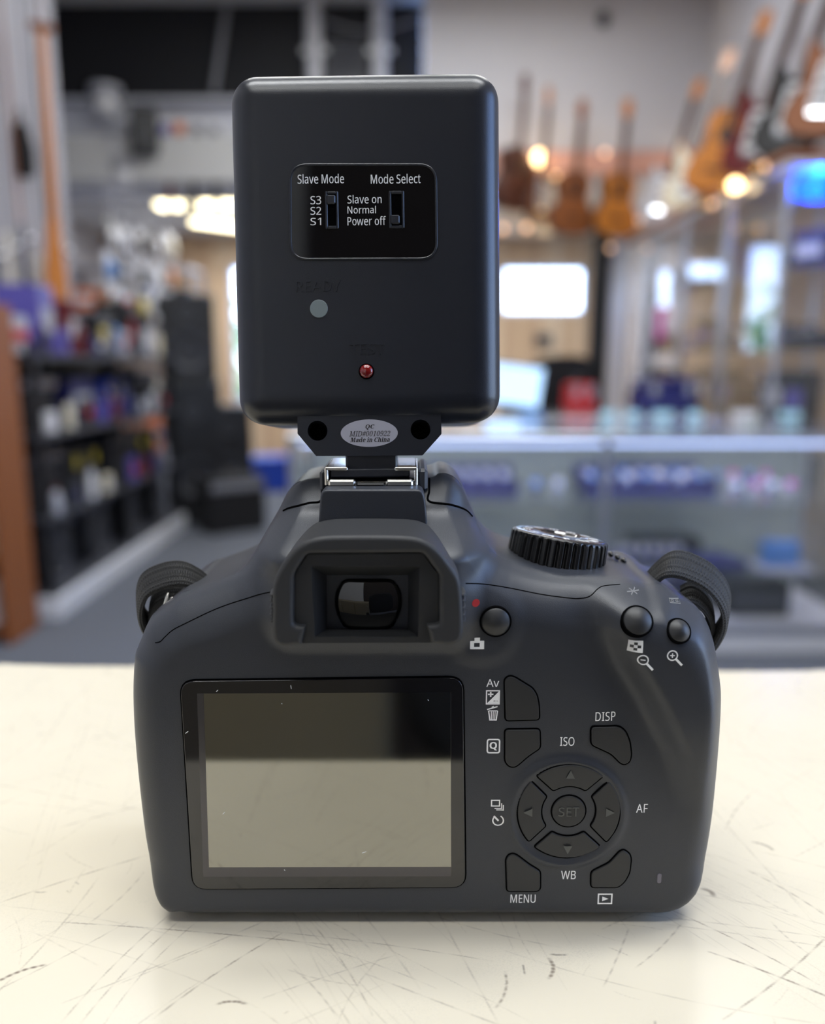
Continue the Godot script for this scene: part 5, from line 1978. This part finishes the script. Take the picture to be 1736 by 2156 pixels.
func showcase() -> void:
	var x0 := -0.45
	var x1 := 1.78
	var zf := -2.85
	var zr := -3.5
	var top := 0.855
	var mx := (x0 + x1) / 2
	var mz := (zf + zr) / 2
	var t := thing("display_showcase", "long low glass showcase with aluminium edges and watches inside, across the aisle", "showcase", Vector3.ZERO)
	var b := mb()
	b.box(Vector3(mx, 0.04, mz), Vector3(x1 - x0, 0.08, zf - zr), 0.004)
	part(t, "plinth", b, M.white_metal)
	b = mb()
	b.box(Vector3(mx, 0.09, mz), Vector3(x1 - x0 - 0.03, 0.02, zf - zr - 0.03), 0.002)
	part(t, "deck", b, M.white_plastic)
	b = mb()
	b.box(Vector3(mx, 0.46, zr + 0.012), Vector3(x1 - x0 - 0.03, 0.74, 0.02), 0.002)
	part(t, "back_panel", b, M.case_back)
	for x in [x0, mx + 0.06, x1]:
		for z in [zf, zr]:
			b = mb()
			b.box(Vector3(x, top / 2, z), Vector3(0.028, top, 0.028), 0.004)
			part(t, "post", b, M.aluminium)
	for z in [zf, zr]:
		for y in [top - 0.012, 0.1]:
			b = mb()
			b.box(Vector3(mx, y, z), Vector3(x1 - x0, 0.03, 0.03), 0.005)
			part(t, "rail", b, M.aluminium)
	for x in [x0, x1]:
		b = mb()
		b.box(Vector3(x, top - 0.012, mz), Vector3(0.03, 0.03, zf - zr), 0.005)
		part(t, "rail", b, M.aluminium)
		b = mb()
		b.box(Vector3(x, top / 2 + 0.04, mz), Vector3(0.006, top - 0.1, zf - zr - 0.03))
		part(t, "glass_side", b, M.pane)
	b = mb()
	b.box(Vector3(mx, top + 0.004, mz), Vector3(x1 - x0, 0.008, zf - zr))
	part(t, "glass_top", b, M.pane)
	b = mb()
	b.box(Vector3(mx, top / 2 + 0.04, zf), Vector3(x1 - x0 - 0.03, top - 0.1, 0.006))
	part(t, "glass_front", b, M.pane)
	var ys := [0.60, 0.31]
	for y in ys:
		b = mb()
		b.box(Vector3(mx, y - 0.005, mz), Vector3(x1 - x0 - 0.03, 0.008, zf - zr - 0.04))
		part(t, "glass_shelf", b, M.pane)
	b = mb()
	b.box(Vector3(mx, top - 0.035, zf - 0.03), Vector3(x1 - x0 - 0.06, 0.012, 0.02), 0.003)
	part(t, "led_strip_light", b, M.strip_light)
	panel_light(t, Vector3(mx, top - 0.046, zf - 0.035), Basis(Vector3.RIGHT, -PI / 2 + 0.5), Vector2(x1 - x0 - 0.1, 0.03), Color(0.55, 0.66, 1.0), 0.26)
	# watches
	watch_tray("navy watch tray on the upper shelf, directly right of the flash foot", Vector3(0.24, ys[0], -3.12), 0.36, 0.24)
	watch_tray("wide navy watch tray on the upper shelf, right of the first tray", Vector3(0.94, ys[0], -3.12), 0.52, 0.26)
	var protos := {}
	var count := {}
	var put := func(kind: String, at: Vector3, turn: float, label: String, group: String) -> void:
		var pair: Array = {"violet": ["violet", "light_grey"], "blue": ["navy", "sky_blue"], "silver": ["chrome", "white_plastic"], "pink": ["white_plastic", "magenta"], "black": ["black_plastic", "light_grey"]}[kind]
		var bs := Basis(Vector3.UP, turn)
		if not protos.has(kind):
			var w := thing("wrist_watch", label, "watch", at, bs, group)
			watch_mesh(w, pair[0], pair[1])
			protos[kind] = w
		else:
			var c := copy(protos[kind], at, bs, label, group)
			if not group:
				c.remove_meta("group")
	for r in 2:
		for i in 5:
			put.call("violet", Vector3(0.105 + i * 0.066, ys[0] + 0.024, -3.17 + r * 0.085), 0.0, "violet watch in the %s row of the first navy tray, %s from its left" % [["back", "front"][r], ORD[i]], "watches in the first navy tray")
		for i in 7:
			put.call(["violet", "blue", "silver"][(i * 2 + r) % 3], Vector3(0.72 + i * 0.072, ys[0] + 0.024, -3.17 + r * 0.09), 0.0, "%s watch in the %s row of the wide navy tray, %s from its left" % [["violet", "blue", "silver"][(i * 2 + r) % 3], ["back", "front"][r], ORD[i]], "watches in the wide navy tray")
	for i in 2:
		put.call("blue" if i == 0 else "silver", Vector3(0.49 + i * 0.09, ys[0], -3.05), 0.0, ["blue watch standing alone between the two navy trays", "silver watch standing alone between the two navy trays"][i], "")
	for i in 4:
		put.call(["blue", "pink", "blue", "pink"][i], Vector3(1.30 + i * 0.07, ys[0], -3.3), 0.0, "%s watch in the back row right of the wide tray, %s from its left" % [["blue", "pink", "blue", "pink"][i], ORD[i]], "watches right of the wide tray")
		put.call(["silver", "pink", "silver", "pink"][i], Vector3(1.28 + i * 0.07, ys[0], -3.02), 0.0, "%s watch in the front row right of the wide tray, %s from its left" % [["silver", "pink", "silver", "pink"][i], ORD[i]], "watches right of the wide tray")
	for i in 6:
		put.call("violet", Vector3(0.86 + i * 0.05, ys[1], -3.16), 0.0, "violet watch on the lower glass shelf right of the mode dial, %s from the left" % ORD[i], "watches on the lower glass shelf")
	# flat boxes and a clear case below
	carton("navy flat box with violet band on the lower glass shelf", "navy", "violet", Vector3(0.2, 0.07, 0.14), Vector3(0.36, ys[1], -3.1), 0.0)
	carton("black flat box on the lower glass shelf behind the mode dial", "black_plastic", "magenta", Vector3(0.26, 0.05, 0.16), Vector3(0.63, ys[1], -3.1), 0.0)
	carton("navy flat case on the lower glass shelf left of the clear case", "navy", "navy", Vector3(0.22, 0.035, 0.2), Vector3(1.2, ys[1], -3.02), 0.3)
	carton("black flat case on the lower glass shelf behind the navy one", "black_plastic", "dark_grey", Vector3(0.3, 0.06, 0.12), Vector3(1.1, ys[1], -3.32), 0.0)
	carton("dark blue case on the showcase deck behind the strap loop", "navy", "black_plastic", Vector3(0.36, 0.12, 0.2), Vector3(1.0, 0.101, -3.25), 0.0)
	carton("black case on the showcase deck at the right end", "black_plastic", "dark_grey", Vector3(0.26, 0.14, 0.2), Vector3(1.4, 0.101, -3.1), 0.0)
	carton("blue-grey box on the showcase deck left of the dark blue case", "sky_blue", "light_grey", Vector3(0.3, 0.14, 0.2), Vector3(0.62, 0.101, -3.2), 0.0)
	var cc := thing("clear_case", "clear acrylic case holding pale packs on the lower glass shelf at the right", "case", Vector3(1.47, ys[1], -2.98))
	b = mb()
	b.box(Vector3(0, 0.09, 0), Vector3(0.19, 0.18, 0.16))
	part(cc, "cover", b, M.pane)
	b = mb()
	b.box(Vector3(0, 0.006, 0), Vector3(0.2, 0.012, 0.17), 0.002)
	part(cc, "base", b, M.light_grey)
	b = mb()
	b.box(Vector3(0, 0.06, -0.02), Vector3(0.14, 0.09, 0.06), 0.006)
	part(cc, "pack", b, M.sky_blue)
	b = mb()
	b.box(Vector3(1.12, 0.106, -2.98), Vector3(0.34, 0.01, 0.16), 0.002)
	one("display_sheet", b, M.white_plastic, "white display sheet lying on the showcase deck beside the strap", "sheet")


func behind_showcase() -> void:
	var stands := [0.52, 0.86, 0.97, 1.10, 1.24, 1.46, 1.66]  # pale pieces added for the highlights along the glass top
	for i in stands.size():
		var ps := thing("highlight_stand", "pale blue price stand added as a highlight on the showcase top, %s from the left" % ORD[i], "price stand", Vector3(stands[i], 0.865, -3.42), Basis(Vector3.UP, 0.1 * (i % 3 - 1)), "price stands added as highlights on the showcase top")
		var q := mb(Transform3D(Basis(Vector3.RIGHT, -0.3), Vector3(0, 0.004, 0)))
		var wide: float = [0.1, 0.07, 0.07, 0.09, 0.07, 0.12, 0.09][i]
		q.box(Vector3(0, 0.021, 0), Vector3(wide, 0.038, 0.006), 0.001)
		part(ps, "card", q, M[["sky_blue", "pale_cyan", "pale_cyan", "pale_cyan", "pale_cyan", "white_plastic", "pale_cyan"][i]])
		q = mb()
		q.box(Vector3(0, 0.003, 0.012), Vector3(wide, 0.005, 0.05), 0.001)
		part(ps, "foot", q, M.pane)
	var t := thing("service_counter", "pale grey counter standing behind the glass showcase", "counter", Vector3(0.5, 0, -3.98))
	var b := mb()
	b.box(Vector3(0, 0.84, 0), Vector3(1.9, 0.035, 0.74), 0.006)
	part(t, "worktop", b, M.white_metal)
	b = mb()
	b.box(Vector3(0, 0.861, 0), Vector3(1.88, 0.006, 0.72), 0.001)
	part(t, "glass_plate", b, M.pane)
	b = mb()
	b.box(Vector3(0, 0.41, 0), Vector3(1.84, 0.82, 0.66), 0.004)
	part(t, "cabinet", b, M.cabinet_grey)
	var m := thing("computer_monitor", "tilted computer monitor with a pale blue screen beside the flash base", "monitor", Vector3(0.536, 0.866, -4.15), Basis(Vector3.UP, -0.25))
	b = mb(Transform3D(Basis(Vector3.BACK, -0.12) * Basis(Vector3.RIGHT, -0.15), Vector3(0, 0.13, 0)))
	b.box(Vector3.ZERO, Vector3(0.3, 0.22, 0.025), 0.008)
	part(m, "housing", b, M.black_plastic)
	b = mb(Transform3D(Basis(Vector3.BACK, -0.12) * Basis(Vector3.RIGHT, -0.15), Vector3(0, 0.13, 0)))
	b.box(Vector3(0, 0, 0.0135), Vector3(0.28, 0.2, 0.002))
	part(m, "screen_display", b, M.screen_light)
	b = mb()
	b.box(Vector3(0, 0.01, -0.02), Vector3(0.16, 0.02, 0.12), 0.004)
	part(m, "foot", b, M.black_plastic)
	b = mb()
	b.tube([Vector3(0, 0.02, -0.03), Vector3(0, 0.12, -0.03)], 0.015, 8)
	part(m, "stand", b, M.black_plastic)
	office_chair("black office chair behind the counter, right of the monitor", Vector3(0.78, 0, -4.75), PI + 0.5, 0.1)
	toolbox("red case standing on the service counter by the dark post", "red", Vector3(0.15, 0.14, 0.12), Vector3(0.9, 0.866, -4.25), 0.2)
	toolbox("navy case standing at the right end of the service counter", "navy", Vector3(0.3, 0.17, 0.2), Vector3(1.29, 0.866, -4.05), 0.1)
	var clip := mb()
	clip.prism(round_poly(box_line(-0.09, -0.06, 0.09, 0.06), 0.03, 3), -0.01, 0.02, 0.006, 2)
	one("wall_phone", clip, M.dark_grey, "small dark wall box on the beige boards below the bright window", "wall box", Vector3(1.455, 1.351, -9.08))
	clip = mb()
	clip.prism(round_poly(box_line(-0.055, -0.11, 0.055, 0.11), 0.02, 3), -0.01, 0.012, 0.004, 2)
	one("wall_poster", clip, M.magenta, "small deep pink card on the front of a right-hand glass cabinet", "card", Vector3(1.61, 1.36, -5.25), Basis(Vector3.UP, -PI / 2))


func left_side() -> void:
	# bookcase with disc cases at the frame's left edge
	var t := thing("bookcase", "brown wooden bookcase of disc cases at the left edge of the frame", "bookcase", Vector3(-1.93, 0, -3.06))
	var b := mb()
	for s in [-0.3, 1]:
		b = mb()
		b.box(Vector3(s * 0.31, 0.67, 0), Vector3(0.03, 1.34, 0.24), 0.003)
		part(t, "side_panel", b, M.brown_wood)
	b = mb()
	b.box(Vector3(0.108, 0.67, -0.115), Vector3(0.4, 1.34, 0.01))
	part(t, "back_panel", b, M.brown_wood)
	var lv := [0.06, 0.35, 0.62, 0.89, 1.13, 1.33]
	for y in lv:
		b = mb()
		b.box(Vector3(0.108, y, 0), Vector3(0.37, 0.02, 0.24), 0.002)
		part(t, "shelf", b, M.brown_wood)
	var rg := RandomNumberGenerator.new()
	rg.seed = 9
	var cols := ["light_grey", "mid_grey", "white_plastic", "dark_grey", "violet", "cream", "sky_blue", "black_plastic"]
	for k in 5:
		for i in 8:
			b = mb()
			b.box(Vector3(0, 0.085, 0), Vector3(0.024, 0.165, 0.135), 0.002)
			var c: String = cols[rg.randi() % cols.size()]
			var o := one("disc_case", b, M[c], "%s disc case, bookcase shelf %s from the bottom, %s from the right" % [c.replace("_", " "), ORD[k], ORD[i]], "disc case", Vector3(-1.93 + 0.25 - i * 0.034, lv[k] + 0.016, -3.02), Basis(Vector3.BACK, 0.10), "disc cases in the bookcase")
			b = mb()
			b.box(Vector3(0, 0.085, 0.068), Vector3(0.018, 0.12, 0.002))
			part(o, "spine_label", b, M[["white_plastic", "red", "sky_blue", "yellow"][rg.randi() % 4]])

	# rack along the left aisle
	t = thing("shop_rack", "long grey shop rack of black music gear along the left aisle", "rack", Vector3(-1.8, 0, -4.28))
	for x in [-0.2, 0.2]:
		for z in [-0.98, 0.0, 0.98]:
			b = mb()
			b.box(Vector3(x, 0.6, z), Vector3(0.035, 1.2, 0.035), 0.004)
			part(t, "upright", b, M.black_plastic)
	b = mb()
	b.box(Vector3(0, 0.05, 0), Vector3(0.5, 0.1, 2.02), 0.004)
	part(t, "kick_plate", b, M.white_metal)
	var sy := [0.105, 0.44, 0.80, 1.14]
	for y in sy:
		b = mb()
		b.box(Vector3(0, y, 0), Vector3(0.46, 0.025, 2.0), 0.004)
		part(t, "shelf", b, M.dark_grey)
	b = mb()
	b.box(Vector3(-0.22, 0.65, 0), Vector3(0.012, 1.1, 2.0))
	part(t, "back_panel", b, M.black_plastic)
	var facing := PI / 2
	for i in 4:
		var z := -3.52 - i * 0.5
		speaker("black loudspeaker on the lowest rack shelf, %s from the bookcase" % ORD[i], Vector3(0.34, 0.27, 0.30), Vector3(-1.80, 0.13, z), facing + 0.05 * (i - 1))
		if i % 2 == 0:
			amplifier("black amplifier on the second rack shelf, %s from the bookcase" % ORD[i], Vector3(0.42, 0.27, 0.3), Vector3(-1.83, 0.455, z), facing, "dark_grey")
		else:
			toolbox("black toolbox on the second rack shelf, %s from the bookcase" % ORD[i], "black_plastic", Vector3(0.38, 0.24, 0.26), Vector3(-1.83, 0.455, z), facing)
		if i == 1:
			carton("navy carton on the third rack shelf, %s from the bookcase" % ORD[i], "navy", "light_grey", Vector3(0.3, 0.22, 0.3), Vector3(-1.83, 0.815, z), facing)
		elif i == 2:
			toolbox("blue toolbox on the third rack shelf, %s from the bookcase" % ORD[i], "blue", Vector3(0.36, 0.2, 0.26), Vector3(-1.83, 0.815, z), facing)
		else:
			amplifier("black amplifier with grey strip on the third rack shelf, %s from the bookcase" % ORD[i], Vector3(0.36, 0.24, 0.3), Vector3(-1.83, 0.815, z), facing, "mid_grey")
	var tops := [["light_grey", "red"], ["violet", "light_grey"], ["dark_red", "white_plastic"], ["black_plastic", "yellow"], ["sky_blue", "blue"], ["black_plastic", "red"], ["dark_grey", "white_plastic"]]
	for i in tops.size():
		var h := 0.16 + 0.05 * ((i * 3) % 4)
		carton("%s boxed item on the top rack shelf, %s from the bookcase" % [tops[i][0].replace("_", " "), ORD[i]], tops[i][0], tops[i][1], Vector3(0.2, h, 0.2), Vector3(-1.80 + (0.06 if i == 3 else 0.0), 1.155, -3.42 - i * 0.29), facing + 0.1 * (i % 3))
	# wire grid panel past the rack, with packs on its hooks
	t = thing("wire_grid_panel", "tall wire grid panel of hanging packs past the left rack", "display panel", Vector3(-1.98, 0, -6.0))
	for i in 13:
		b = mb()
		b.tube([Vector3(0, 0.06, -0.6 + i * 0.1), Vector3(0, 2.3, -0.6 + i * 0.1)], 0.005, 6)
		part(t, "upright_wire", b, M.light_grey)
	for i in 12:
		b = mb()
		b.tube([Vector3(0.006, 0.2 + i * 0.19, -0.62), Vector3(0.006, 0.2 + i * 0.19, 0.62)], 0.005, 6)
		part(t, "cross_wire", b, M.light_grey)
	for z in [-0.5, 0.5]:
		b = mb()
		b.box(Vector3(0, 0.03, z), Vector3(0.4, 0.06, 0.05), 0.006)
		part(t, "foot", b, M.dark_grey)
	var k := 0
	for q in [[Vector3(-1.914, 2.015, -5.234), "white_plastic"], [Vector3(-1.914, 1.997, -5.489), "light_grey"], [Vector3(-1.914, 2.035, -5.823), "black_plastic"], [Vector3(-1.914, 2.075, -6.176), "white_plastic"], [Vector3(-1.914, 2.116, -6.546), "cream"], [Vector3(-1.914, 1.798, -5.16), "sky_blue"], [Vector3(-1.914, 1.789, -5.45), "light_grey"], [Vector3(-1.914, 1.818, -5.783), "black_plastic"], [Vector3(-1.914, 1.852, -6.134), "white_plastic"], [Vector3(-1.914, 1.884, -6.477), "peach"], [Vector3(-1.918, 1.596, -5.233), "black_plastic"], [Vector3(-1.914, 1.582, -5.43), "red"], [Vector3(-1.914, 1.608, -5.743), "yellow"], [Vector3(-1.914, 1.636, -6.093), "black_plastic"], [Vector3(-1.914, 1.664, -6.436), "yellow"], [Vector3(-1.914, 1.358, -5.388), "black_plastic"], [Vector3(-1.914, 1.372, -5.579), "dark_red"], [Vector3(-1.914, 1.39, -5.849), "white_plastic"], [Vector3(-1.914, 1.417, -6.145), "navy"]]:
		hang_pack("%s pack on the wire grid panel, %s row down, %s from the left" % [q[1].replace("_", " "), ORD[k / 5], ORD[k % 5]], q[1], Vector2(0.17, 0.21), q[0], PI / 2, "white_plastic" if k % 3 else "black_plastic")
		k += 1
	# wooden paddle standing on the rack against the left wall
	t = thing("wooden_paddle", "orange wooden paddle standing blade down against the left wall", "paddle", Vector3(-1.925, 1.158, -4.36), Basis(Vector3.BACK, -0.02) * Basis(Vector3.UP, 0.5))
	b = mb()
	b.prism(round_poly(V([-0.045, 0.0, 0.045, 0.0, 0.058, 0.4, 0.025, 0.72, -0.025, 0.72, -0.058, 0.4]), 0.045, 5), -0.012, 0.012, 0.006, 2)
	part(t, "blade", b, M.paddle_wood)
	b = mb()
	b.tube([Vector3(0, 0.6, 0), Vector3(0, 1.62, 0)], 0.02, 10)
	part(t, "shaft", b, M.paddle_wood)
	b = mb()
	b.box(Vector3(0, 1.64, 0), Vector3(0.12, 0.045, 0.035), 0.012)
	part(t, "grip", b, M.brown_wood)
	# fishing rods upright on the left wall
	for i in 9:
		var z := -3.45 - i * 0.16
		t = thing("fishing_rod", "upright fishing rod on the left wall, %s from the frame's left edge" % ORD[i], "fishing rod", Vector3(-2.03, 1.4 + 0.06 * (i % 3), z), Basis(Vector3.RIGHT, 0.02 * ((i % 3) - 1)), "fishing rods on the left wall")
		b = mb()
		b.tube([Vector3(0, 0.3, 0), Vector3(0, 1.2, 0), Vector3(0, 1.95, 0)], [0.008, 0.006, 0.003], 8)
		part(t, "blank", b, M[["mid_grey", "dark_grey", "brown_wood"][i % 3]])
		b = mb()
		b.tube([Vector3(0, 0, 0), Vector3(0, 0.1, 0), Vector3(0, 0.3, 0)], [0.016, 0.014, 0.011], 10)
		part(t, "handle", b, M[["cream", "black_plastic"][i % 2]])
		b = mb()
		b.ball(Vector3(0.04, 0.22, 0), Vector3(0.025, 0.03, 0.03), 12, 8)
		part(t, "reel", b, M.chrome)
	# black padded case
	t = thing("instrument_case", "small black padded case hanging high on the left wall", "case", Vector3(-2.01, 2.062, -4.292))
	b = mb()
	b.prism(round_poly(V([-0.045, 0.0, 0.045, 0.0, 0.05, 0.14, 0.02, 0.26, -0.02, 0.26, -0.05, 0.14]), 0.03, 4), -0.03, 0.03, 0.012, 2)
	part(t, "shell", b, M.black_cloth)
	b = mb()
	b.tube([Vector3(-0.015, 0.25, 0), Vector3(0, 0.34, 0), Vector3(0.015, 0.25, 0)], 0.006, 6)
	part(t, "loop", b, M.black_cloth)
	# loudspeaker towers past the rack and the things round them
	speaker("tall black floor loudspeaker at the end of the left rack", Vector3(0.38, 1.0, 0.36), Vector3(-1.55, 0, -5.55), 0.35)
	speaker("black loudspeaker stacked on the tall one at the end of the rack", Vector3(0.36, 0.56, 0.34), Vector3(-1.55, 1.0, -5.55), 0.3)
	speaker("black floor loudspeaker farther down the left aisle", Vector3(0.36, 0.78, 0.34), Vector3(-1.5, 0, -6.35), 0.4)
	amplifier("black amplifier on the floor in front of the tall loudspeaker", Vector3(0.4, 0.36, 0.24), Vector3(-1.22, 0, -5.22), 0.6, "mid_grey")
	# small goods along the shelf edges of the rack
	var goods := ["light_grey", "violet", "dark_grey", "dark_red", "white_plastic", "navy", "cream", "mid_grey", "black_plastic"]
	for s in 3:
		for i in 9:
			var gc: String = goods[(i * 2 + s * 4) % 9]
			var gz := -3.40 - i * 0.2
			if (i + s) % 2 == 0:
				bottle("%s small bottle on the edge of the %s rack shelf up, %s along" % [gc.replace("_", " "), ORD[s + 1], ORD[i]], gc, ["dark_red", "black_plastic", "mid_grey"][i % 3], 0.022, 0.12 + 0.02 * (i % 3), Vector3(-1.585, [0.0, 0.455, 0.815, 1.155][s + 1], gz))
			else:
				carton("%s small box on the edge of the %s rack shelf up, %s along" % [gc.replace("_", " "), ORD[s + 1], ORD[i]], gc, ["white_plastic", "navy", "red"][i % 3], Vector3(0.07, 0.09 + 0.02 * (i % 3), 0.035), Vector3(-1.585, [0.0, 0.455, 0.815, 1.155][s + 1], gz), PI / 2, "small_box")
	# blue tote on the floor
	t = thing("storage_tote", "bright blue plastic tote on the carpet beyond the showcase", "tote", Vector3(-1.2, 0.0, -6.95), Basis(Vector3.UP, 0.2))
	b = mb()
	b.prism(round_poly(V([-0.17, 0.0, 0.17, 0.0, 0.21, 0.27, -0.21, 0.27]), 0.02, 3), -0.14, 0.14, 0.01, 2)
	part(t, "tub", b, M.blue)
	b = mb()
	b.box(Vector3(0, 0.28, 0), Vector3(0.46, 0.03, 0.33), 0.01)
	part(t, "rim", b, M.blue)
	t = thing("drum", "silver drum standing on the floor beside the blue tote", "drum", Vector3(-0.78, 0, -6.3))
	b = mb()
	b.lathe([Vector2(0, 0.02), Vector2(0.17, 0.02), Vector2(0.17, 0.36), Vector2(0, 0.36)], 28)
	part(t, "shell", b, M.chrome)
	for y in [0.03, 0.35]:
		b = mb()
		b.lathe([Vector2(0.165, y - 0.015), Vector2(0.182, y - 0.015), Vector2(0.182, y + 0.015), Vector2(0.165, y + 0.015), Vector2(0.165, y - 0.015)], 28)
		part(t, "hoop", b, M.aluminium)


func rear_room() -> void:
	var t := thing("storage_rack", "open storage rack of mixed boxes in the lit rear room", "rack", Vector3(-2.75, 0, -8.2))
	var b := mb()
	for x in [-0.6, 0.6]:
		for z in [-0.2, 0.2]:
			b = mb()
			b.box(Vector3(x, 1.0, z), Vector3(0.03, 2.0, 0.03))
			part(t, "upright", b, M.mid_grey)
	for y in [0.2, 0.7, 1.15, 1.6, 2.0]:
		b = mb()
		b.box(Vector3(0, y, 0), Vector3(1.22, 0.025, 0.42), 0.003)
		part(t, "shelf", b, M.light_grey)
	var cols := ["white_plastic", "peach", "orange", "sky_blue", "light_grey", "black_plastic", "cream", "red", "white_plastic", "peach", "dark_grey", "blue", "orange", "cream", "white_plastic", "black_plastic"]
	var n := 0
	for k in 4:
		for i in 4:
			var c: String = cols[n]
			carton("%s box on the rear storage rack, %s shelf up, %s from its left" % [c.replace("_", " "), ORD[k], ORD[i]], c, ["white_plastic", "orange", "navy"][n % 3], Vector3(0.22, 0.2 + 0.08 * (n % 3), 0.26), Vector3(-3.2 + i * 0.3, [0.213, 0.713, 1.163, 1.613][k], -8.15), 0.1 * (n % 3), "storage_box")
			n += 1


func outside() -> void:
	# greenery and ground beyond the rear windows
	var b := mb()
	wall_box(b, -12, -0.2, -9.4, 12, -0.1, -30)
	var g := struct("floor_outside", b, M.cabinet_grey)
	var nz := FastNoiseLite.new()
	nz.seed = 5
	nz.frequency = 1.4
	for q in [[Vector3(-2.4, 0, -13.0), 1.6, 2.0, "leafy green bush beyond the rear windows, left"], [Vector3(1.2, 0, -13.5), 1.4, 1.5, "leafy green bush beyond the rear windows, right"]]:
		var t := thing("garden_bush", q[3], "bush", q[0])
		b = mb()
		var rg := RandomNumberGenerator.new()
		rg.seed = 3
		for i in 900:
			var d := Vector3(rg.randfn(), absf(rg.randfn()) * 1.1, rg.randfn()).normalized() * (0.6 + 0.4 * rg.randf())
			var p := Vector3(d.x * q[1], 0.3 + d.y * q[2], d.z * q[1] * 0.8)
			var a := Vector3(rg.randfn(), rg.randfn(), rg.randfn()).normalized()
			var c := a.cross(Vector3.UP).normalized()
			b.flat(p - a * 0.12, p + c * 0.06, p + a * 0.12, p - c * 0.06, d)
		var lv := part(t, "foliage", b, M.leaf)
		lv.set_meta("kind", "stuff")
		b = mb()
		b.tube([Vector3(0, -0.1, 0), Vector3(0.05, q[2] * 0.7, 0)], [0.08, 0.03], 8)
		part(t, "stem", b, M.brown_wood)
